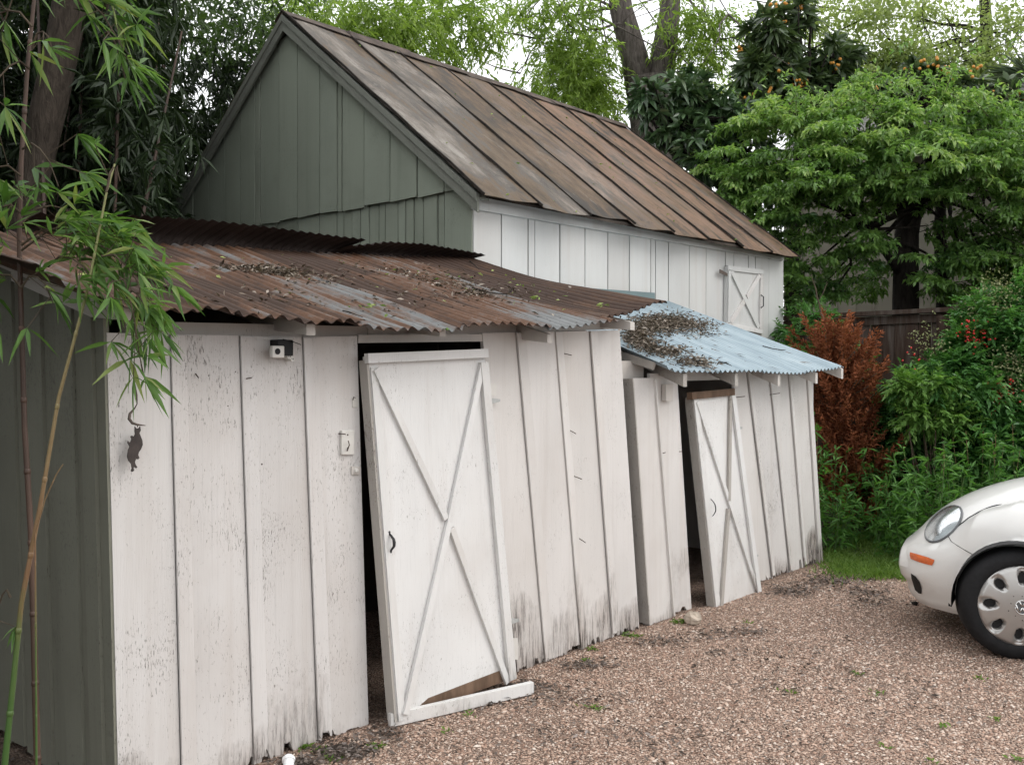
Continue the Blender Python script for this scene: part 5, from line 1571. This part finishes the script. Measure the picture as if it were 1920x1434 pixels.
# ---- dead brown conifer
d0 = 9.7
b = A(1605, 697, d0); b[2] = 0
t = thing('dead_conifer', b, 'dead rust-brown conifer shrub between the small shed and the fence', 'conifer')
top = A(1560, 586, d0)
m = MB(); m.tube([b, A(1600, 800, d0), A(1580, 690, d0), A(1562, 640, d0)], [.05, .04, .025, .008], 7)
P = []; D = []; LL = []; TT = []
for k in range(300):
    f = rng.random() ** .9
    ax = b * (1 - f) + np.array(top) * f
    ax = np.array(A(lerp(1625, 1556, f ** .9), 697, d0)); ax[2] = .15 + 1.78 * f
    an = rng.uniform(0, 2 * math.pi); rad_ = (.27 * (1 - f) ** .5 + .26) * rng.uniform(.45, 1.15)
    dr = np.array([math.cos(an), math.sin(an), 0])
    e = ax + dr * rad_ + Zup * rng.uniform(.05, .28)
    if k % 2 == 0: limb(m, ax - Zup * .1, e, .008, .003, .1, 4, 4)
    # curved plume of needles
    nn_ = 62
    s_ = np.linspace(.15, 1.12, nn_)[:, None]
    cur = (ax - Zup * .1) + (e - ax + Zup * .1) * s_ + Zup * (s_ ** 2 * .07) - Zup * .03 * np.sin(s_ * 3.1)
    tang = nrm((e - ax)[None] + Zup * .3)
    for q in range(2):
        P.append(cur + rng.normal(0, .012, cur.shape)); D.append(nrm(np.repeat(tang, nn_, 0) * .75 + rdir(nn_) * .7)); LL.append(np.full(nn_, .055)); TT.append(np.full(nn_, rng.random()) * .7 + rng.random(nn_) * .3)
P = np.concatenate(P); D = np.concatenate(D); LL = np.concatenate(LL)
m.build('trunk', M['twig'], t, smooth=True)
leafmesh('needles', P, D, LL * rng.uniform(.6, 1.3, len(P)), .017, M['dead_leaf'], t, .4, False, .1, tint=np.concatenate(TT), kind='stuff')
m = MB(); limb(m, A(1545, 600, d0), A(1522, 515, d0), .012, .004, .1, 6, 5); limb(m, A(1537, 560, d0), A(1550, 530, d0), .006, .003, .1, 4, 4); m.build('bare_twig', M['twig'], t)

# ---- nandina shrubs
def nandina(label, px, d0, lobes, berries, blossoms, mat='nandina_leaf'):
    b = A(px, 697, d0); b[2] = 0
    t = thing('nandina_shrub', b, label, 'shrub', 'nandina shrubs by the fence')
    m = MB(); P = []; D = []; T = []
    for (x, y, d, rx, ry, n) in lobes:
        c = A(x, y, d)
        cc = ell(c, (rx / FPX * d, rx / FPX * d * .9, ry / FPX * d), n, .4)
        o = nrm((cc - c) * (1, 1, .3) + rng.normal(0, .15, cc.shape))
        p, dd = fans(cc, o + Zup * .1, 4, .45)
        P.append(p); D.append(dd); T.append(np.repeat(rng.random(n), 4))
        for k in range(3): limb(m, b + rng.normal(0, .12, 3) * (1, 1, 0), c + rng.normal(0, .1, 3), .010, .005, .06, 6, 5)
    P = np.concatenate(P); D = np.concatenate(D); T = np.concatenate(T)
    p, dd = fronds(P, D, 11, .034, .8, .10)
    T = np.tile(T, 11) * .6 + rng.random(len(p)) * .4
    m.build('stem', M['twig'], t, smooth=True, kind='stuff')
    leafmesh('foliage', p, dd, .072 * rng.uniform(.7, 1.2, len(p)), .030, M[mat], t, 1.6, False, .15, tint=T)
    if berries:
        m = MB()
        for (x, y, d, n) in berries:
            c = A(x, y, d)
            for k in range(n): m.ball(c + rng.normal(0, 1, 3) * (.05, .05, .06), .010, 6, 4)
        m.build('berries', M['berry'], t, smooth=True, kind='stuff')
    if blossoms:
        Q = np.concatenate([A(x, y, d) + rng.normal(0, 1, (n, 3)) * (.09, .09, .10) for (x, y, d, n) in blossoms])
        leafmesh('blossom', Q, rdir(len(Q)) + Zup * .4, .030, .016, M['blossom'], t, .4, False, 0, kind='stuff')
    return t
nandina('tall green nandina shrub with red berries, taller one beside the fence post', 1840, 9.4,
        [(1845, 640, 9.4, 60, 46, 100), (1890, 620, 9.4, 70, 60, 130), (1800, 690, 9.3, 55, 26, 80), (1740, 722, 9.2, 55, 16, 50), (1850, 590, 9.4, 40, 26, 40), (1900, 700, 9.3, 80, 60, 120), (1830, 730, 9.2, 80, 50, 110), (1930, 580, 9.5, 60, 60, 70), (2000, 640, 9.4, 60, 60, 80), (2030, 740, 9.3, 70, 60, 80), (1990, 830, 9.2, 80, 60, 80), (1870, 800, 9.2, 90, 50, 110), (1780, 800, 9.5, 80, 60, 90), (1920, 850, 9.0, 80, 40, 80), (1850, 880, 9.2, 90, 40, 80)],
        [(1822, 622, 9.1, 20), (1836, 634, 9.1, 26), (1808, 614, 9.1, 12), (1830, 645, 9.1, 14), (1878, 736, 8.9, 24), (1868, 728, 8.9, 12), (1872, 762, 8.9, 16), (1890, 728, 8.9, 12), (1700, 748, 9.0, 10), (1715, 665, 9.1, 8)],
        [(1860, 580, 9.3, 420), (1840, 605, 9.3, 200), (1880, 560, 9.4, 300), (1868, 545, 9.4, 200), (1905, 700, 9.0, 380), (1880, 690, 9.0, 220), (1742, 640, 9.2, 160), (1900, 745, 8.9, 200)])
nandina('low yellow-green nandina sprays in front of the fence boards', 1740, 9.1,
        [(1740, 776, 9.0, 40, 16, 44), (1785, 782, 9.0, 40, 14, 36), (1715, 722, 9.0, 34, 10, 22), (1760, 716, 9.0, 34, 10, 18)], None, None, 'nandina_new')
nandina('dark low nandina in the shade beside the dead conifer', 1700, 9.8,
        [(1690, 790, 9.8, 60, 50, 90), (1740, 840, 9.7, 80, 60, 110), (1720, 900, 9.5, 90, 50, 100), (1660, 850, 9.9, 50, 70, 70), (1560, 700, 10.4, 60, 60, 60), (1510, 640, 10.8, 60, 60, 70)], None, None)

# ---- young bamboo weeds and grass
def weeds(label, base_px, d0, spots, n_st, h, leafL, grp):
    b = A(base_px, 697, d0); b[2] = 0
    t = thing('bamboo_weed', b, label, 'weeds', grp)
    m = MB(); P = []; D = []
    for (x, d, k, hh) in spots:
        for q in range(k):
            c = A(x + rng.normal(0, 22), 697, d + rng.normal(0, .18)); c[2] = 0
            H = hh * rng.uniform(.5, 1.1)
            tp = c + np.array([rng.normal(0, .10), rng.normal(0, .10), H])
            m.tube([c, (c + tp) / 2 + rng.normal(0, .02, 3), tp], [.004, .003, .0015], 4)
            nf = max(3, int(H * 13))
            for f in np.linspace(.15, 1, nf):
                pp = c + (tp - c) * f
                a, dd = fans(pp[None] + rng.normal(0, .02, 3), (rdir(1) * (1, 1, .3) + Zup * .25), 4, .55)
                P.append(a); D.append(dd)
    P = np.concatenate(P); D = np.concatenate(D)
    m.build('stem', M['culm'], t, kind='stuff')
    leafmesh('foliage', P, D, leafL * rng.uniform(.5, 1.15, len(P)), leafL * .16, M['weed_leaf'], t, .6, False, .25)
weeds('young bamboo weeds growing at the right corner of the small shed', 1565, 8.7, [(1553, 8.7, 9, .9), (1550, 8.9, 8, 1.15), (1580, 8.9, 8, .6), (1615, 9.1, 8, .5)], 0, 0, .13, 'bamboo weeds')
weeds('young bamboo weeds behind the nose of the white car', 1720, 8.3, [(1680, 8.6, 12, .75), (1720, 8.4, 14, .85), (1760, 8.4, 14, .95), (1800, 8.3, 10, 1.05), (1700, 8.4, 8, .5), (1740, 8.2, 10, .6), (1840, 8.4, 10, 1.1), (1890, 8.2, 8, 1.1), (1660, 8.9, 10, .6)], 0, 0, .13, 'bamboo weeds')
# grass and creeping weeds (cannot be counted)
P = []
for (x, y, rx, ry, n) in [(1600, 1068, 50, 14, 1500), (1660, 1055, 50, 18, 1700), (1640, 1020, 60, 20, 1700), (1570, 1045, 30, 12, 700), (1700, 1040, 40, 20, 900), (1620, 985, 50, 16, 1500), (1610, 1000, 50, 14, 1200), (1650, 1080, 40, 6, 400), (1690, 1000, 60, 20, 900), (1695, 1084, 14, 6, 130)]:
    for k in range(n):
        p = on_z(x + rng.normal(0, rx * .55), y + rng.normal(0, ry * .6), 0)
        P.append(p[:])
P = np.array(P)
leafmesh('grass', P, rdir(len(P)) * (.7, .7, .2) + Zup * .8, .085 * rng.uniform(.4, 1.3, len(P)), .010, M['grass'], None, .2, False, .2, kind='stuff')
P = []; 
tufts = [(1108, 1327, 12), (575, 1402, 40), (600, 1410, 26), (620, 1425, 14), (705, 1400, 22), (1100, 1240, 14), (1175, 1190, 40), (1190, 1193, 24), (1110, 1218, 22), (1270, 1168, 30), (1283, 1165, 26), (1640, 1300, 9), (1603, 1264, 12), (1480, 1297, 12), (1770, 1363, 12), (1870, 1350, 9), (1660, 1400, 9), (1750, 1428, 10), (1910, 1425, 12), (1120, 1330, 14), (878, 1340, 10), (836, 1373, 10), (1400, 1168, 10), (1840, 1275, 12), (640, 1418, 10)]
for (x, y, k) in tufts:
    c = on_z(x, y, 0)
    for q in range(k): P.append((c.x + rng.normal(0, .018), c.y + rng.normal(0, .018), .002))
P = np.array(P)
leafmesh('gravel_weeds', P, rdir(len(P)) * (.9, .9, .1) + Zup * .55, .036 * rng.uniform(.4, 1.2, len(P)), .011, M['grass'], None, .6, False, .2, kind='stuff')

# ---- palm tip at the right edge
d0 = 16
b = A(1935, 697, d0); b[2] = 0
t = thing('palm', b, 'spiky palm fronds at the right edge of the frame near the house roof', 'palm')
m = MB(); m.tube([b, A(1940, 300, d0), A(1935, 150, d0)], [.15, .13, .12], 8); m.build('trunk', M['left_bark'], t, smooth=True)
cc = np.repeat(A(1935, 150, d0)[None], 16, 0); p, d = fans(cc, rdir(16) * (1, 1, .6) + Zup * .3, 18, .28)
leafmesh('frond', p + d * .15, d, .75 * rng.uniform(.7, 1.1, len(p)), .025, M['palm_leaf'], t, .4, False, .25, kind='stuff')

# ================================================================== LITTER
def roof_pt(u, v, lift=.012):
    z = lerp(ez(u), tz(u), (v - ev) / (5.02 - ev)); return (u, v, z + lift + .012)
def roof2_pt(u, v, lift=.012):
    z = lerp(r2e(u), 2.30, (v - rv) / (4.985 - rv)); return (u, v, z + lift + .012)
def px_on(fn, px, py):
    # point of a lean-to roof seen at a pixel
    d_ = ray(px, py); lo, hi = 2.0, 12.0
    for k in range(60):
        md = (lo + hi) / 2; q = CAM + d_ * md
        if q.y < 3.2 or q.z > fn(min(max(q.x, 1.3), 8.0), min(q.y, 5.0))[2]: lo = md
        else: hi = md
    return CAM + d_ * lo
P = []
for (x, y, rx, ry, n) in [(470, 497, 60, 11, 460), (530, 510, 50, 8, 260), (420, 492, 40, 8, 160), (600, 520, 60, 14, 90), (840, 530, 70, 14, 160), (740, 510, 90, 14, 130), (500, 560, 130, 20, 90), (800, 560, 160, 22, 120), (980, 545, 80, 20, 50), (900, 548, 40, 8, 110)]:
    for k in range(n):
        q = px_on(lambda u, v: roof_pt(u, v), x + rng.normal(0, rx * .55), y + rng.normal(0, ry * .55))
        if 1.4 < q.x < 5.1 and 3.25 < q.y < 4.98: P.append(roof_pt(q.x, q.y, .004 + rng.random() * .012))
P = np.array(P)
leafmesh('leaf_litter', P, rdir(len(P)) * (1, 1, .25) + Zup * .05, .045 * rng.uniform(.4, 1.2, len(P)), .014, M['litter'], None, .8, False, .1, kind='stuff')
P = []
for (x, y, rx, ry, n) in [(1225, 612, 55, 20, 2400), (1260, 605, 45, 14, 1300), (1195, 632, 26, 14, 900), (1300, 612, 40, 9, 700), (1210, 648, 30, 8, 420), (1250, 660, 50, 8, 620), (1300, 680, 40, 6, 380), (1330, 690, 20, 4, 60), (1320, 625, 30, 6, 160)]:
    for k in range(n):
        q = px_on(lambda u, v: roof2_pt(u, v), x + rng.normal(0, rx * .5), y + rng.normal(0, ry * .5))
        if 5.17 < q.x < U_R - .05 and 3.3 < q.y < 4.97: P.append(roof2_pt(q.x, q.y, .0 + rng.random() ** 2 * .05))
P = np.array(P)
leafmesh('leaf_litter', P, rdir(len(P)) * (1, 1, .35) + Zup * .05, .05 * rng.uniform(.4, 1.2, len(P)), .013, M['litter'], None, .7, False, .1, kind='stuff')
# needles and short stems lying down the channels of the pale roof
P = []
for k in range(260):
    u = rng.uniform(5.5, U_R - .1); v = rng.uniform(3.35, 4.9)
    if rng.random() < .5 - .3 * (u - 5.5) / 2.4: P.append(roof2_pt(u, v, .002))
P = np.array(P); n = len(P)
leafmesh('leaf_litter', P, np.tile([0.05, -.95, -.33], (n, 1)) + rng.normal(0, .12, (n, 3)), .11 * rng.uniform(.3, 1.2, n), .008, M['ground_litter'], None, .9, False, 0, kind='stuff')
# green leaf bits on roofs
P = [roof_pt(rng.uniform(1.6, 5.0), rng.uniform(3.3, 4.9), .008) for k in range(70)]
for k in range(60):
    i = rng.integers(len(se) - 1); P.append(tuple(slope_pt(lerp(se[i][0], se[i + 1][0], rng.random()), lerp(se[i][1], se[i + 1][1], rng.random()), rng.random(), .016)))
for (x, y) in [(985, 537), (1012, 560), (1130, 575), (835, 622), (690, 580), (700, 576)]:
    q = px_on(lambda u, v: roof_pt(u, v), x, y)
    for k in range(5): P.append((q.x + rng.normal(0, .02), q.y + rng.normal(0, .02), q.z + .01))
P = np.array(P)
leafmesh('leaf_bits', P, rdir(len(P)) * (1, 1, .2), .05 * rng.uniform(.4, 1, len(P)), .016, M['fresh_bits'], None, .8, False, .0, kind='stuff')
# twigs on roofs
def roof_twig(label, pts, fn, r=.004):
    q = [px_on(fn, *p) for p in pts]
    q = [Vector((p.x, p.y, p.z + .006 + .012 * math.sin(i * 1.3))) for i, p in enumerate(q)]
    t_ = MB(); t_.tube(q, [r] * (len(q) - 1) + [r * .4], 5)
    o = t_.build('twig', M['dark_bark'], None, loc=q[0]); tag(o, label, 'twig', 'twigs on the roofs')
roof_twig('curved forked twig lying on the middle of the rusty roof', [(885, 541), (900, 549), (920, 553), (948, 551), (958, 545), (964, 537)], lambda u, v: roof_pt(u, v))
roof_twig('thin twig lying at the top right end of the rusty roof', [(868, 483), (882, 495), (899, 509)], lambda u, v: roof_pt(u, v))
roof_twig('small twig near the eave of the rusty roof', [(643, 585), (655, 593), (680, 600)], lambda u, v: roof_pt(u, v), .003)
roof_twig('forked twig on the pale corrugated roof', [(1430, 650), (1450, 658), (1466, 659), (1473, 655)], lambda u, v: roof2_pt(u, v))
roof_twig('short twig near the lower edge of the pale corrugated roof', [(1347, 680), (1360, 685), (1372, 689)], lambda u, v: roof2_pt(u, v), .005)
# ground litter along the walls and under the car
P = []
for (x, y, rx, ry, n) in [(1560, 1090, 70, 12, 700), (1490, 1110, 50, 12, 420), (1620, 1110, 60, 12, 300), (1640, 1130, 60, 12, 200), (1330, 1190, 60, 10, 150), (1370, 1225, 60, 12, 60), (1230, 1205, 60, 8, 160), (1100, 1250, 60, 10, 200), (980, 1290, 50, 10, 220), (900, 1320, 60, 8, 120), (640, 1410, 60, 20, 500), (720, 1380, 50, 14, 160), (560, 1430, 40, 8, 240), (1050, 1310, 120, 20, 200), (1500, 1250, 260, 60, 380), (1200, 1380, 400, 50, 420), (1780, 1330, 160, 60, 160), (1480, 1290, 60, 10, 36), (1400, 1185, 40, 8, 120)]:
    for k in range(int(n * .6)):
        p = on_z(x + rng.normal(0, rx * .55), y + rng.normal(0, ry * .55), 0); P.append((p.x, p.y, .010 + rng.random() * .008))
P = np.array(P)
P = P[(P[:, 1] < 3.46) | (P[:, 0] > 8)]
leafmesh('ground_litter', P, rdir(len(P)) * (1, 1, .2), .042 * rng.uniform(.4, 1.2, len(P)), .013, M['ground_litter'], None, .8, False, .05, kind='stuff')
# soil litter by the green side wall
P = np.stack([rng.uniform(.2, 1.62, 900), rng.uniform(3.2, 4.6, 900), np.full(900, .01)], 1)
leafmesh('side_litter', P, rdir(900) * (1, 1, .25), .06, .018, M['ground_litter'], None, .7, False, .05, kind='stuff')

# ---- pebbles of the drive
N = 170000
pu = rng.uniform(0.8, 9.0, N); pv = rng.uniform(-2.2, 3.46, N)
X = pu * RIGHT.x + pv * RIGHT.y; Y = pu * FWDH.x + pv * FWDH.y
keep = (np.abs(X / np.maximum(Y, .1)) < .62) & (Y > 3.2) & (Y < 9.5) & (rng.random(N) < np.clip(5.2 / Y, .35, 1) ** 1.2)
pu, pv = pu[keep], pv[keep]; n = len(pu); print('pebbles', n)
s_ = rng.lognormal(math.log(.0047), .30, n)
octa = np.array([[1, 0, 0], [-1, 0, 0], [0, 1, 0], [0, -1, 0], [0, 0, 1], [0, 0, -1.]])
T = np.array([[0, 2, 4], [2, 1, 4], [1, 3, 4], [3, 0, 4]])
octa = octa[:5]
an = rng.uniform(0, 2 * math.pi, n); ca, sa = np.cos(an), np.sin(an)
el = rng.uniform(1.0, 1.7, n)
V = octa[None] * np.stack([s_ * el, s_, s_ * rng.uniform(.6, 1.0, n)], 1)[:, None, :]
V += rng.normal(0, .12, V.shape) * s_[:, None, None]
x = V[..., 0] * ca[:, None] - V[..., 1] * sa[:, None]; y = V[..., 0] * sa[:, None] + V[..., 1] * ca[:, None]
V = np.stack([x + pu[:, None], y + pv[:, None], V[..., 2] + (s_ * .2)[:, None]], 2)
F = (T[None] + (np.arange(n) * 5)[:, None, None]).reshape(-1)
me = bpy.data.meshes.new('pebbles'); o = link('pebbles', me, M['pebble'])
me.vertices.add(n * 5); me.vertices.foreach_set('co', V.reshape(-1)); me.loops.add(len(F)); me.loops.foreach_set('vertex_index', F)
me.polygons.add(n * 4); me.polygons.foreach_set('loop_start', np.arange(n * 4) * 3); me.polygons.foreach_set('use_smooth', np.ones(n * 4, bool)); me.update(calc_edges=True)
a_ = me.attributes.new('rnd', 'FLOAT', 'FACE'); a_.data.foreach_set('value', np.repeat(rng.random(n), 4))
tag(o, kind='stuff')

# ---- stone by the small door, plastic fitting at the bottom edge, dark stone by the car
p = on_z(1308, 1170, 0)
m = MB(); m.ball((p.x, p.y + .03, .035), .07, 9, 6, (1.0, .8, .62), .16)
tag(m.build('stone', M['stone'], None, loc=(p.x, p.y, 0)), 'pale rough stone propping the small X-braced door', 'stone')
p = on_z(541, 1446, 0)
fit = thing('pipe_fitting', (p.x, p.y, 0), 'white plastic pipe fitting lying on the ground at the bottom edge', 'pipe fitting')
a = Vector((p.x, p.y, .03)); dd = (RIGHT * -.15 + FWDH * .7 + Vector((0, 0, .45))).normalized()
m = MB(); m.tube([a - dd * .05, a + dd * .015, a + dd * .016, a + dd * .028], [.022, .022, .027, .027], 16); b_ = m.build('pipe', M['pvc'], fit)
m = MB(); m.tube([a + dd * .0285, a + dd * .030, a + dd * .0305, a + dd * .038], [.027, .025, .019, .019], 16); m.build('collar', M['pvc'], b_)
p = on_z(1716, 1134, 0)
m = MB(); m.ball((p.x, p.y, .012), .022, 7, 5, (1.3, 1, .7), .2)
tag(m.build('dark_stone', M['dark_bark'], None, loc=(p.x, p.y, 0)), 'small dark lump on the gravel below the car bumper', 'stone')
